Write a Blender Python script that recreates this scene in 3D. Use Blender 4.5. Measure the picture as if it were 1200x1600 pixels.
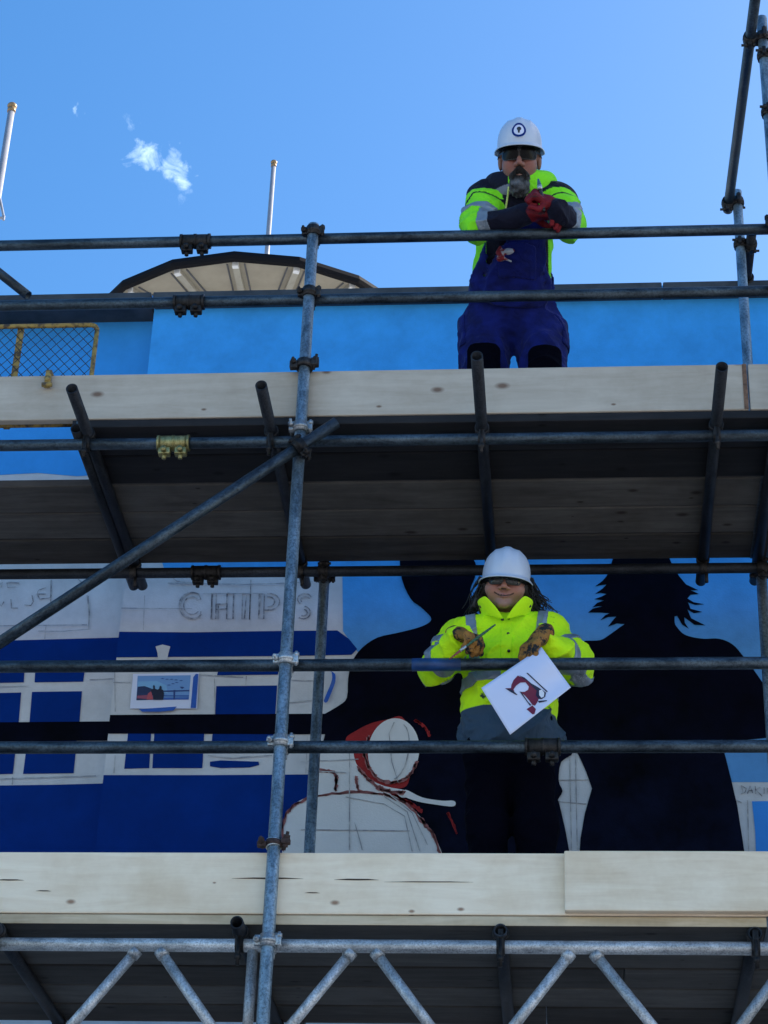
import bpy, bmesh, math, random
import numpy as np
from mathutils import Vector, Matrix, Euler
random.seed(7); np.random.seed(7)
R_ = math.radians
for o in list(bpy.data.objects): bpy.data.objects.remove(o)
scn = bpy.context.scene
COL = scn.collection

# ------------------------------------------------------------------ camera
# solved from the photograph's vanishing points (standards, ledgers); 1200x1600 pixel grid
FPX = 3370.0; DIST = 7.4; EYE = 1.6
_u = Vector((222, -5657, FPX)).normalized()                 # world up, in camera axes (right, down, forward)
_x = Vector((40000, -439, -FPX)); _x = (_x - _u*_x.dot(_u)).normalized()
_y = _u.cross(_x)
CAM = Vector((0, -DIST, EYE))
cd = bpy.data.cameras.new('camera'); cam = bpy.data.objects.new('camera', cd); COL.objects.link(cam)
cd.sensor_fit = 'VERTICAL'; cd.sensor_height = 24; cd.sensor_width = 18; cd.lens = 24*FPX/1600
cd.clip_start = 0.1; cd.clip_end = 5000
_r = Vector((_x[0], _y[0], _u[0])); _d = Vector((_x[1], _y[1], _u[1])); _f = Vector((_x[2], _y[2], _u[2]))
cam.matrix_world = Matrix(((_r[0], -_d[0], -_f[0], CAM[0]), (_r[1], -_d[1], -_f[1], CAM[1]), (_r[2], -_d[2], -_f[2], CAM[2]), (0, 0, 0, 1)))
scn.camera = cam

def ray(px, py):
    c = Vector(((px-600)/FPX, (py-800)/FPX, 1))
    return Vector((c.dot(_x), c.dot(_y), c.dot(_u)))
def at(px, py, Y):                                          # pixel -> point on the plane y = Y
    r = ray(px, py); return CAM + r*((Y+DIST)/r[1])

# ------------------------------------------------------------------ sky, sun, exposure
SUN_EL, SUN_AZ = 35.0, 60.0                                   # sun behind the building: its whole front is in shade (azimuth clockwise from +y)
w = bpy.data.worlds.new('World'); scn.world = w; w.use_nodes = True
nt = w.node_tree; nt.nodes.clear()
def N(t, kind, **kw):
    n = t.nodes.new(kind)
    for k, v in kw.items():
        if k in n.inputs: n.inputs[k].default_value = v
        else: setattr(n, k, v)
    return n
out = N(nt, 'ShaderNodeOutputWorld'); bg = N(nt, 'ShaderNodeBackground'); bg.inputs[1].default_value = 0.128
sky = N(nt, 'ShaderNodeTexSky'); sky.sky_type = 'NISHITA'; sky.sun_disc = False
sky.sun_elevation = R_(SUN_EL); sky.sun_rotation = R_(SUN_AZ)
sky.altitude = 0; sky.air_density = 1.0; sky.dust_density = 1.2; sky.ozone_density = 1.4
hs = N(nt, 'ShaderNodeHueSaturation', Saturation=1.4, Value=1.0)
nt.links.new(sky.outputs[0], hs.inputs['Color'])
# a few wisps of cloud, placed by direction
tc = N(nt, 'ShaderNodeTexCoord')
def vm(op, a, b=None):
    n = N(nt, 'ShaderNodeVectorMath', operation=op)
    for i, v in enumerate((a, b)):
        if v is None: continue
        if hasattr(v, 'links'): nt.links.new(v, n.inputs[i])
        else: n.inputs[i].default_value = v
    return n
def mth(t, op, a, b=0.0, clamp=False):
    n = N(t, 'ShaderNodeMath', operation=op); n.use_clamp = clamp
    for i, v in enumerate((a, b)):
        if hasattr(v, 'links'): t.links.new(v, n.inputs[i])
        else: n.inputs[i].default_value = v
    return n.outputs[0]
wn = N(nt, 'ShaderNodeTexNoise', Scale=110.0, Detail=6.0, Roughness=0.6); nt.links.new(tc.outputs['Generated'], wn.inputs['Vector'])
wv = vm('MULTIPLY', vm('SUBTRACT', wn.outputs['Color'], (0.5, 0.5, 0.5)).outputs[0], (0.022, 0.022, 0.022)).outputs[0]
gdir = vm('ADD', tc.outputs['Generated'], wv).outputs[0]
nz = N(nt, 'ShaderNodeTexNoise', Scale=70.0, Detail=12.0, Roughness=0.66, Distortion=1.1)
nt.links.new(tc.outputs['Generated'], nz.inputs['Vector'])
cloud = None
for (px, py, rx, ry, amp) in ((226, 244, 46, 30, 0.9), (246, 256, 30, 22, 0.8), (278, 262, 30, 44, 1.0), (115, 174, 13, 24, 0.85), (208, 188, 14, 18, 0.5), (288, 298, 18, 40, 0.42)):
    d = ray(px, py).normalized(); wdt = (ray(px+rx, py).normalized()-d); hgt = (ray(px, py+ry).normalized()-d)
    dv = vm('SUBTRACT', gdir, d).outputs[0]
    a = vm('DOT_PRODUCT', dv, wdt/wdt.length_squared).outputs['Value']; b = vm('DOT_PRODUCT', dv, hgt/hgt.length_squared).outputs['Value']
    r2 = mth(nt, 'ADD', mth(nt, 'MULTIPLY', a, a), mth(nt, 'MULTIPLY', b, b))
    m = mth(nt, 'MULTIPLY', mth(nt, 'SUBTRACT', 1.0, r2, True), amp)
    front = mth(nt, 'GREATER_THAN', vm('DOT_PRODUCT', tc.outputs['Generated'], d).outputs['Value'], 0.5)
    m = mth(nt, 'MULTIPLY', m, front)
    cloud = m if cloud is None else mth(nt, 'MAXIMUM', cloud, m)
dens = mth(nt, 'MULTIPLY', mth(nt, 'SUBTRACT', mth(nt, 'ADD', nz.outputs[0], mth(nt, 'MULTIPLY', cloud, 0.30)), 0.63), 2.3, True)
dens = mth(nt, 'MULTIPLY', dens, mth(nt, 'MULTIPLY', mth(nt, 'POWER', cloud, 0.9, True), 0.8))
mx = N(nt, 'ShaderNodeMixRGB'); mx.inputs[2].default_value = (5.6, 7.0, 8.0, 1)
nt.links.new(dens, mx.inputs[0]); nt.links.new(hs.outputs[0], mx.inputs[1]); nt.links.new(mx.outputs[0], bg.inputs[0]); nt.links.new(bg.outputs[0], out.inputs[0])

sl = bpy.data.lights.new('sun', 'SUN'); sl.energy = 5.0; sl.angle = R_(0.5); sl.color = (1.0, 0.93, 0.82)
sun = bpy.data.objects.new('sun', sl); COL.objects.link(sun)
sd = Vector((math.sin(R_(SUN_AZ))*math.cos(R_(SUN_EL)), math.cos(R_(SUN_AZ))*math.cos(R_(SUN_EL)), math.sin(R_(SUN_EL))))
sun.rotation_euler = sd.to_track_quat('Z', 'Y').to_euler(); sun.location = (6, 30, 20)
vs = scn.view_settings; vs.view_transform = 'Standard'; vs.look = 'None'; vs.gamma = 1; vs.use_curve_mapping = False
vs.exposure = 1.13

# ------------------------------------------------------------------ materials
def mat(name, col, rough=0.6, metal=0.0, spec=0.5, var=0.0, vscale=8.0, bump=0.0, bscale=60.0, coords='Object', stretch=(1, 1, 1), col2=None, lo=0.35, hi=0.65, coat=0.0):
    m = bpy.data.materials.new(name); m.use_nodes = True; t = m.node_tree
    p = t.nodes['Principled BSDF']; p.inputs['Base Color'].default_value = (*col, 1); p.inputs['Roughness'].default_value = rough
    p.inputs['Metallic'].default_value = metal; p.inputs['Specular IOR Level'].default_value = spec; p.inputs['Coat Weight'].default_value = coat
    if var or bump or col2:
        c = N(t, 'ShaderNodeTexCoord'); mp = N(t, 'ShaderNodeMapping'); mp.inputs['Scale'].default_value = stretch
        t.links.new(c.outputs[coords], mp.inputs[0])
    if var or col2:
        n = N(t, 'ShaderNodeTexNoise', Scale=vscale, Detail=6.0, Roughness=0.6); t.links.new(mp.outputs[0], n.inputs['Vector'])
        cr = N(t, 'ShaderNodeValToRGB'); cr.color_ramp.elements[0].position = lo; cr.color_ramp.elements[1].position = hi
        c1 = col if col2 else tuple(max(0, v*(1-var)) for v in col); c2 = col2 if col2 else tuple(v*(1+var) for v in col)
        cr.color_ramp.elements[0].color = (*c1, 1); cr.color_ramp.elements[1].color = (*c2, 1)
        t.links.new(n.outputs[0], cr.inputs[0]); t.links.new(cr.outputs[0], p.inputs['Base Color'])
    if bump:
        n2 = N(t, 'ShaderNodeTexNoise', Scale=bscale, Detail=4.0); t.links.new(mp.outputs[0], n2.inputs['Vector'])
        b = N(t, 'ShaderNodeBump', Strength=bump, Distance=0.01); t.links.new(n2.outputs[0], b.inputs['Height']); t.links.new(b.outputs[0], p.inputs['Normal'])
    return m
def wood(name, c1, c2, knots=0.9, stain=None, rough=0.75, vmin=0.85, vmax=1.1):
    """sawn softwood: grain runs along local X, with knots and per-board variation"""
    m = bpy.data.materials.new(name); m.use_nodes = True; t = m.node_tree; L = t.links.new
    p = t.nodes['Principled BSDF']; p.inputs['Roughness'].default_value = rough; p.inputs['Specular IOR Level'].default_value = 0.25
    c = N(t, 'ShaderNodeTexCoord'); oi = N(t, 'ShaderNodeObjectInfo')
    off = N(t, 'ShaderNodeVectorMath', operation='SCALE'); off.inputs[0].default_value = (31, 17, 11); L(oi.outputs['Random'], off.inputs['Scale'])
    ad = N(t, 'ShaderNodeVectorMath', operation='ADD'); L(c.outputs['Object'], ad.inputs[0]); L(off.outputs[0], ad.inputs[1])
    mp = N(t, 'ShaderNodeMapping'); mp.inputs['Scale'].default_value = (0.8, 7, 7); L(ad.outputs[0], mp.inputs[0])
    g = N(t, 'ShaderNodeTexNoise', Scale=3.2, Detail=7.0, Roughness=0.62, Distortion=0.8); L(mp.outputs[0], g.inputs['Vector'])
    cr = N(t, 'ShaderNodeValToRGB'); cr.color_ramp.elements[0].position = 0.30; cr.color_ramp.elements[1].position = 0.68
    cr.color_ramp.elements[0].color = (*c1, 1); cr.color_ramp.elements[1].color = (*c2, 1); L(g.outputs[0], cr.inputs[0])
    # broad stain patches
    s = N(t, 'ShaderNodeTexNoise', Scale=2.3, Detail=5.0, Roughness=0.7); L(ad.outputs[0], s.inputs['Vector'])
    sr = N(t, 'ShaderNodeValToRGB'); sr.color_ramp.elements[0].position = 0.42; sr.color_ramp.elements[1].position = 0.75
    sr.color_ramp.elements[0].color = (1, 1, 1, 1); q = stain or (0.62, 0.58, 0.55); sr.color_ramp.elements[1].color = (*q, 1); L(s.outputs[0], sr.inputs[0])
    mu = N(t, 'ShaderNodeMixRGB', blend_type='MULTIPLY'); mu.inputs[0].default_value = 1; L(cr.outputs[0], mu.inputs[1]); L(sr.outputs[0], mu.inputs[2])
    # knots: sparse voronoi cells
    ks = N(t, 'ShaderNodeSeparateXYZ'); L(ad.outputs[0], ks.inputs[0]); kc = N(t, 'ShaderNodeCombineXYZ'); L(mth(t, 'MULTIPLY', ks.outputs[0], 3.6), kc.inputs[0]); L(mth(t, 'MULTIPLY', mth(t, 'ADD', ks.outputs[1], ks.outputs[2]), 6.5), kc.inputs[1])
    vo = N(t, 'ShaderNodeTexVoronoi', Scale=1.15, Randomness=1.0); vo.voronoi_dimensions = '2D'; L(kc.outputs[0], vo.inputs['Vector'])
    kr = N(t, 'ShaderNodeValToRGB'); kr.color_ramp.elements[0].position = 0.03; kr.color_ramp.elements[1].position = 0.085
    kr.color_ramp.elements[0].color = (1, 1, 1, 1); kr.color_ramp.elements[1].color = (0, 0, 0, 1); sep = N(t, 'ShaderNodeSeparateColor'); L(vo.outputs['Color'], sep.inputs[0]); L(mth(t, 'DIVIDE', vo.outputs['Distance'], mth(t, 'ADD', mth(t, 'MULTIPLY', sep.outputs[1], 1.5), 0.35)), kr.inputs[0])
    kf = mth(t, 'MULTIPLY', mth(t, 'MULTIPLY', kr.outputs[0], mth(t, 'GREATER_THAN', sep.outputs[0], 0.70)), knots)
    km = N(t, 'ShaderNodeMixRGB'); km.inputs[2].default_value = (c1[0]*0.35, c1[1]*0.24, c1[2]*0.2, 1); L(kf, km.inputs[0]); L(mu.outputs[0], km.inputs[1])
    vr = N(t, 'ShaderNodeMapRange'); vr.inputs['To Min'].default_value = vmin; vr.inputs['To Max'].default_value = vmax; L(oi.outputs['Random'], vr.inputs[0])
    bt = N(t, 'ShaderNodeMixRGB', blend_type='MULTIPLY'); bt.inputs[0].default_value = 1; L(km.outputs[0], bt.inputs[1]); L(vr.outputs[0], bt.inputs[2])
    L(bt.outputs[0], p.inputs['Base Color'])
    b = N(t, 'ShaderNodeBump', Strength=0.25, Distance=0.004); L(g.outputs[0], b.inputs['Height']); L(b.outputs[0], p.inputs['Normal'])
    return m
def steel(name, c1, c2, rough=0.42, metal=0.75, scale=14):
    """galvanised tube: mottled zinc, streaks along the tube, dull patches"""
    m = bpy.data.materials.new(name); m.use_nodes = True; t = m.node_tree; L = t.links.new
    p = t.nodes['Principled BSDF']; p.inputs['Metallic'].default_value = metal
    c = N(t, 'ShaderNodeTexCoord'); oi = N(t, 'ShaderNodeObjectInfo')
    off = N(t, 'ShaderNodeVectorMath', operation='SCALE'); off.inputs[0].default_value = (13, 7, 19); L(oi.outputs['Random'], off.inputs['Scale'])
    ad = N(t, 'ShaderNodeVectorMath', operation='ADD'); L(c.outputs['Object'], ad.inputs[0]); L(off.outputs[0], ad.inputs[1])
    mp = N(t, 'ShaderNodeMapping'); mp.inputs['Scale'].default_value = (1.6, 1.6, 0.55); L(ad.outputs[0], mp.inputs[0])
    n = N(t, 'ShaderNodeTexNoise', Scale=scale, Detail=8.0, Roughness=0.72, Distortion=0.4); L(mp.outputs[0], n.inputs['Vector'])
    cr = N(t, 'ShaderNodeValToRGB'); cr.color_ramp.elements[0].position = 0.36; cr.color_ramp.elements[1].position = 0.66
    cr.color_ramp.elements[0].color = (*c1, 1); cr.color_ramp.elements[1].color = (*c2, 1); L(n.outputs[0], cr.inputs[0])
    f2 = N(t, 'ShaderNodeTexNoise', Scale=scale*7, Detail=6.0, Roughness=0.75); L(ad.outputs[0], f2.inputs['Vector'])
    s2 = N(t, 'ShaderNodeValToRGB'); s2.color_ramp.elements[0].position = 0.36; s2.color_ramp.elements[1].position = 0.56; s2.color_ramp.elements[0].color = (0.45, 0.44, 0.43, 1); s2.color_ramp.elements[1].color = (1, 1, 1, 1); L(f2.outputs[0], s2.inputs[0])
    b3 = N(t, 'ShaderNodeTexNoise', Scale=1.7, Detail=3.0); L(ad.outputs[0], b3.inputs['Vector'])
    s3 = N(t, 'ShaderNodeMapRange'); s3.inputs['From Min'].default_value = 0.3; s3.inputs['From Max'].default_value = 0.7; s3.inputs['To Min'].default_value = 0.6; s3.inputs['To Max'].default_value = 1.25; L(b3.outputs[0], s3.inputs[0])
    m1 = N(t, 'ShaderNodeMixRGB', blend_type='MULTIPLY'); m1.inputs[0].default_value = 1; L(cr.outputs[0], m1.inputs[1]); L(s2.outputs[0], m1.inputs[2])
    m2 = N(t, 'ShaderNodeMixRGB', blend_type='MULTIPLY'); m2.inputs[0].default_value = 1; L(m1.outputs[0], m2.inputs[1]); L(s3.outputs[0], m2.inputs[2]); L(m2.outputs[0], p.inputs['Base Color'])
    rr = N(t, 'ShaderNodeMapRange'); rr.inputs['To Min'].default_value = rough-0.1; rr.inputs['To Max'].default_value = rough+0.22; L(n.outputs[0], rr.inputs[0]); L(rr.outputs[0], p.inputs['Roughness'])
    b = N(t, 'ShaderNodeBump', Strength=0.12, Distance=0.003); L(n.outputs[0], b.inputs['Height']); L(b.outputs[0], p.inputs['Normal'])
    return m
def paint(name, col, var=0.10, rough=0.6, spec=0.25, col2=None, zlo=None, zhi=None):
    """masonry paint rolled on render: faint roller mottling, optional second coat colour fading up the wall"""
    m = bpy.data.materials.new(name); m.use_nodes = True; t = m.node_tree; L = t.links.new
    p = t.nodes['Principled BSDF']; p.inputs['Roughness'].default_value = rough; p.inputs['Specular IOR Level'].default_value = spec
    c = N(t, 'ShaderNodeTexCoord'); src = None
    if col2:
        sx = N(t, 'ShaderNodeSeparateXYZ'); L(c.outputs['Object'], sx.inputs[0])
        n0 = N(t, 'ShaderNodeTexNoise', Scale=3.0, Detail=3.0); L(c.outputs['Object'], n0.inputs['Vector'])
        zz = mth(t, 'ADD', sx.outputs[2], mth(t, 'MULTIPLY', mth(t, 'SUBTRACT', n0.outputs[0], 0.5), 0.25))
        mr = N(t, 'ShaderNodeMapRange'); mr.inputs['From Min'].default_value = zlo; mr.inputs['From Max'].default_value = zhi; L(zz, mr.inputs[0])
        mxx = N(t, 'ShaderNodeMixRGB'); mxx.inputs[1].default_value = (*col, 1); mxx.inputs[2].default_value = (*col2, 1); L(mr.outputs[0], mxx.inputs[0]); src = mxx.outputs[0]
    n = N(t, 'ShaderNodeTexNoise', Scale=5.0, Detail=9.0, Roughness=0.68); L(c.outputs['Object'], n.inputs['Vector'])
    cr = N(t, 'ShaderNodeValToRGB'); cr.color_ramp.elements[0].position = 0.3; cr.color_ramp.elements[1].position = 0.7
    cr.color_ramp.elements[0].color = (1-var,)*3+(1,); cr.color_ramp.elements[1].color = (1+var,)*3+(1,); L(n.outputs[0], cr.inputs[0])
    mu = N(t, 'ShaderNodeMixRGB', blend_type='MULTIPLY'); mu.inputs[0].default_value = 1; mu.inputs[1].default_value = (*col, 1)
    if src: L(src, mu.inputs[1])
    L(cr.outputs[0], mu.inputs[2]); L(mu.outputs[0], p.inputs['Base Color'])
    n2 = N(t, 'ShaderNodeTexNoise', Scale=120.0, Detail=4.0); L(c.outputs['Object'], n2.inputs['Vector'])
    b = N(t, 'ShaderNodeBump', Strength=0.25, Distance=0.004); L(n2.outputs[0], b.inputs['Height']); L(b.outputs[0], p.inputs['Normal'])
    return m
M = dict(
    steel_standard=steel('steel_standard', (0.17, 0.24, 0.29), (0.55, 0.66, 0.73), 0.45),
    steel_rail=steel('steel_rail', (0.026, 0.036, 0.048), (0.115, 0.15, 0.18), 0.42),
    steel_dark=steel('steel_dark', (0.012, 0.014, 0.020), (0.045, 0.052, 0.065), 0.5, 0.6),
    aluminium=steel('aluminium', (0.34, 0.35, 0.36), (0.78, 0.78, 0.78), 0.45, 0.55, 22),
    coupler=steel('coupler', (0.018, 0.017, 0.018), (0.075, 0.068, 0.066), 0.5, 0.7, 40),
    coupler_bright=steel('coupler_bright', (0.38, 0.42, 0.45), (0.85, 0.87, 0.88), 0.35, 0.7, 60),
    brass=steel('brass', (0.20, 0.17, 0.06), (0.50, 0.44, 0.20), 0.4, 0.8, 40),
    rust=mat('rust', (0.025, 0.014, 0.012), 0.9, col2=(0.07, 0.04, 0.035), vscale=60),
    pine=wood('pine', (0.80, 0.64, 0.46), (0.92, 0.78, 0.59), stain=(0.80, 0.74, 0.66)),
    pine_grey=wood('pine_grey', (0.44, 0.375, 0.30), (0.54, 0.475, 0.39), stain=(0.80, 0.76, 0.72)),
    pine_edge=wood('pine_edge', (0.55, 0.42, 0.26), (0.74, 0.60, 0.42), 0.3),
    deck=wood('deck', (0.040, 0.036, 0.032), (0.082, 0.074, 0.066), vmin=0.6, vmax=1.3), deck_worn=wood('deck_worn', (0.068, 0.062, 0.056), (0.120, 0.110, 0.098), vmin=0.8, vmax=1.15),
    deck_dark=wood('deck_dark', (0.010, 0.010, 0.012), (0.024, 0.023, 0.025)),  # darker tone for the two outer boards of the upper deck
    endband=mat('endband', (0.10, 0.12, 0.14), 0.5, 0.7, var=0.3, vscale=40),
    render=paint('wall_render', (0.57, 0.57, 0.59), 0.14),
    asphalt=mat('paving', (0.30, 0.30, 0.30), 0.9, var=0.35, vscale=3, bump=0.4, bscale=120),
    coping=mat('coping', (0.06, 0.062, 0.066), 0.55, 0.2, var=0.35, vscale=7),
    roofing=mat('roofing', (0.09, 0.09, 0.095), 0.85, var=0.2),
    white_paint=mat('white_paint', (0.72, 0.72, 0.70), 0.45, var=0.06, vscale=20),
    soffit=mat('soffit', (0.31, 0.275, 0.205), 0.7, var=0.12, vscale=3),
    fascia=mat('fascia', (0.006, 0.006, 0.008), 0.7, spec=0.1),
    rib=mat('rib', (0.34, 0.315, 0.25), 0.6, var=0.1),
    pole=mat('pole', (0.27, 0.28, 0.32), 0.4, var=0.08),
    finial=mat('finial', (0.30, 0.19, 0.09), 0.4, 0.3),
    p_sky=paint('p_sky', (0.095, 0.29, 0.60), 0.15, col2=(0.050, 0.36, 0.82), zlo=6.15, zhi=6.75),
    p_sky_left=paint('p_sky_left', (0.040, 0.31, 0.76), 0.10),
    p_patch=paint('p_patch', (0.04, 0.26, 0.74), 0.06),
    p_blue=paint('p_blue', (0.0007, 0.026, 0.185), 0.16, spec=0.06),
    p_dark=paint('p_dark', (0.0030, 0.0045, 0.0150), 0.75, rough=0.7, spec=0.06, col2=(0.0008, 0.0010, 0.0058), zlo=5.2, zhi=5.9),
    p_red=paint('p_red', (0.30, 0.016, 0.016), 0.3),
    p_pink=paint('p_pink', (0.33, 0.12, 0.115), 0.35),
    p_white=paint('p_white', (0.68, 0.67, 0.66), 0.06),
    pencil=mat('pencil', (0.26, 0.26, 0.28), 0.8, col2=(0.52, 0.51, 0.50), vscale=22, lo=0.4, hi=0.62),
    charcoal=mat('charcoal', (0.15, 0.15, 0.17), 0.9, col2=(0.48, 0.47, 0.47), vscale=38, lo=0.40, hi=0.62),
    paper=mat('paper', (0.66, 0.69, 0.86), 0.55, var=0.02, vscale=4, bump=0.02, bscale=6),
    tape=mat('tape', (0.015, 0.09, 0.42), 0.5, var=0.1, vscale=30),
    yellow=mat('yellow_paint', (0.36, 0.24, 0.06), 0.6, col2=(0.07, 0.045, 0.025), vscale=34, lo=0.44, hi=0.62),
    wire=mat('wire', (0.02, 0.022, 0.03), 0.5, 0.5),
)

# ------------------------------------------------------------------ helpers
def link(name, me, parent=None, loc=None):
    o = bpy.data.objects.new(name, me); COL.objects.link(o)
    if parent is not None: o.parent = parent
    if loc is not None: o.location = loc
    return o
def obj(name, bm, m, parent=None, smooth=False, recalc=True):
    if recalc: bmesh.ops.recalc_face_normals(bm, faces=bm.faces)
    me = bpy.data.meshes.new(name); bm.to_mesh(me); bm.free()
    for x in (m if isinstance(m, (list, tuple)) else [m]): me.materials.append(x)
    if smooth: me.polygons.foreach_set('use_smooth', [True]*len(me.polygons))
    return link(name, me, parent)
def thing(name, label, cat, loc=(0, 0, 0), group=None):
    o = link(name, None, None, loc); return tag(o, label, cat, group)
def tag(o, label=None, cat=None, group=None, kind=None):
    if label: o['label'] = label
    if cat: o['category'] = cat
    if group: o['group'] = group
    if kind: o['kind'] = kind
    return o
def world_child(o, parent):                                  # mesh built in world coordinates put under a parent standing elsewhere
    o.parent = parent; o.matrix_parent_inverse = Matrix.Translation(-parent.location); return o
def box(bm, c, s, rot=None, bevel=0.0):
    b = bmesh.ops.create_cube(bm, size=1.0)['verts']
    mtx = Matrix.Translation(c) @ (rot.to_4x4() if rot else Matrix()) @ Matrix.Diagonal((*s, 1))
    bmesh.ops.transform(bm, matrix=mtx, verts=b)
    if bevel:
        es = list({e for v in b for e in v.link_edges}); bmesh.ops.bevel(bm, geom=es, offset=bevel, segments=2, affect='EDGES', profile=0.6)
def frame_z(d):                                              # rotation taking +Z to d
    return Vector(d).normalized().to_track_quat('Z', 'Y').to_matrix()
def cyl(bm, p0, p1, r, seg=16, r2=None):
    p0 = Vector(p0); p1 = Vector(p1); L = (p1-p0).length
    v = bmesh.ops.create_cone(bm, cap_ends=True, segments=seg, radius1=r, radius2=r if r2 is None else r2, depth=L)['verts']
    bmesh.ops.transform(bm, matrix=Matrix.Translation((p0+p1)/2) @ frame_z(p1-p0).to_4x4(), verts=v)
TR = 0.02415
def tube(name, p0, p1, m, parent=None, r=TR, wall=0.0042, seg=28):
    """open-ended tube; local Z runs along it"""
    p0 = Vector(p0); p1 = Vector(p1); L = (p1-p0).length
    vs_, fs = [], []
    prof = [(r, 0), (r, L), (r-wall, L), (r-wall, 0)]
    for (q, z) in prof:
        for i in range(seg): a = 2*math.pi*i/seg; vs_.append((q*math.cos(a), q*math.sin(a), z))
    for k in range(4):
        for i in range(seg):
            j = (i+1) % seg; k2 = (k+1) % 4; fs.append((k*seg+i, k*seg+j, k2*seg+j, k2*seg+i))
    me = bpy.data.meshes.new(name); me.from_pydata(vs_, [], fs)
    sm = [k in (0, 2) for k in range(4) for i in range(seg)]; me.polygons.foreach_set('use_smooth', sm)
    me.materials.append(m); o = link(name, me, parent)
    o.matrix_local = Matrix.Translation(p0) @ frame_z(p1-p0).to_4x4(); return o
def ring(bm, c, axis, r0, r1, h, seg=24):
    f = frame_z(axis); c = Vector(c); v = []
    for (q, z) in ((r1, -h/2), (r1, h/2), (r0, h/2), (r0, -h/2)):
        v.append([bm.verts.new(c + f @ Vector((q*math.cos(2*math.pi*i/seg), q*math.sin(2*math.pi*i/seg), z))) for i in range(seg)])
    for k in range(4):
        for i in range(seg): bm.faces.new((v[k][i], v[k][(i+1) % seg], v[(k+1) % 4][(i+1) % seg], v[(k+1) % 4][i]))
def bolt(bm, p, d, L=0.055):
    p = Vector(p); d = Vector(d).normalized()
    cyl(bm, p-d*L*0.45, p+d*L*0.55, 0.0062, 10); cyl(bm, p+d*0.012, p+d*0.026, 0.0125, 6); cyl(bm, p-d*0.020, p-d*0.010, 0.0115, 6)
def coupler(p1, a1, p2, a2, m, parent=None, name='coupler', flip=1):
    """two clamping bands (on the tube through p1 along a1 and the one through p2 along a2), a body between, flap and eye bolts"""
    bm = bmesh.new(); p1 = Vector(p1); p2 = Vector(p2); a1 = Vector(a1).normalized(); a2 = Vector(a2).normalized()
    dn = (p2-p1); dn = dn.normalized() if dn.length > 1e-4 else a1.cross(a2).normalized()
    for (p, a, dd) in ((p1, a1, -dn), (p2, a2, dn)):
        ring(bm, p, a, TR+0.0004, TR+0.0065, 0.046); ring(bm, p, a, TR+0.0006, TR+0.0095, 0.018)
        side = a.cross(dd).normalized()*flip
        for s_ in (1, -1):                                   # lugs on both sides, the bolt through one of them
            f = Matrix((side, dd, a)).transposed()
            box(bm, p+side*s_*(TR+0.012)+dd*0.004, (0.026, 0.018, 0.040), f, 0.004)
        bolt(bm, p+side*(TR+0.016), dd, 0.075); bolt(bm, p-side*(TR+0.016)+dd*0.004, a, 0.06)
    box(bm, (p1+p2)/2, (0.04, 0.04, max(0.012, (p2-p1).length-2*TR+0.012)), frame_z(dn), 0.004)
    return obj(name, bm, m, parent, True)
def sleeve(c, axis, m, parent=None, name='sleeve_coupler'):
    """sleeve coupler joining two tubes end to end: split barrel, flange underneath, two bolts"""
    bm = bmesh.new(); c = Vector(c); a = Vector(axis).normalized(); f = Matrix((a, Vector((0, 0, 1)).cross(a), Vector((0, 0, 1)))).transposed()
    ring(bm, c, a, TR+0.0004, TR+0.008, 0.135); ring(bm, c, a, TR+0.0006, TR+0.0105, 0.012)
    for s in (-1, 1):
        ring(bm, c+a*s*0.062, a, TR+0.0006, TR+0.0105, 0.010)
        box(bm, c+a*s*0.034+Vector((0, 0, -TR-0.018)), (0.050, 0.034, 0.034), f, 0.005)
        bolt(bm, c+a*s*0.034+Vector((0, -0.012, -TR-0.021)), (0, -1, 0), 0.05)
        cyl(bm, c+a*s*0.034+Vector((0, 0, -TR-0.03)), c+a*s*0.034+Vector((0, 0, -TR-0.052)), 0.009, 10)
    return obj(name, bm, m, parent, True)
def smooth_pts(pts, n=6, closed=False):
    P = [Vector(p) for p in pts]; out_ = []; m = len(P)
    for i in range(m if closed else m-1):
        p0, p1, p2, p3 = (P[(i-1) % m] if closed or i else P[0]), P[i], P[(i+1) % m], (P[(i+2) % m] if closed or i < m-2 else P[-1])
        for k in range(n):
            t = k/n; out_.append(tuple(0.5*((2*p1)+(p2-p0)*t+(2*p0-5*p1+4*p2-p3)*t*t+(3*p1-p0-3*p2+p3)*t**3)))
    if not closed: out_.append(tuple(P[-1]))
    return out_
def sheet(name, pts3, m, parent, th=0.0012, back=(0, 1, 0)):
    """a coat of paint, card or tape: a polygon with its own small thickness"""
    from mathutils.geometry import tessellate_polygon
    pts3 = [Vector(p) for p in pts3]; pts3 = [p for i, p in enumerate(pts3) if (p-pts3[i-1]).length > 1e-4]
    bm = bmesh.new(); vs_ = [bm.verts.new(p) for p in pts3]
    for t_ in tessellate_polygon([pts3]):
        try: bm.faces.new([vs_[i] for i in t_])
        except ValueError: pass
    bmesh.ops.recalc_face_normals(bm, faces=bm.faces)
    g = bmesh.ops.extrude_face_region(bm, geom=list(bm.faces)); bmesh.ops.translate(bm, vec=Vector(back)*th, verts=[v for v in g['geom'] if isinstance(v, bmesh.types.BMVert)])
    return obj(name, bm, m, parent)

# ------------------------------------------------------------------ ground, building, mural
bm = bmesh.new(); v = [bm.verts.new(p) for p in ((-600, -600, 0), (600, -600, 0), (600, 600, 0), (-600, 600, 0))]; bm.faces.new(v)
tag(obj('ground', bm, M['asphalt']), kind='structure')

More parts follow.
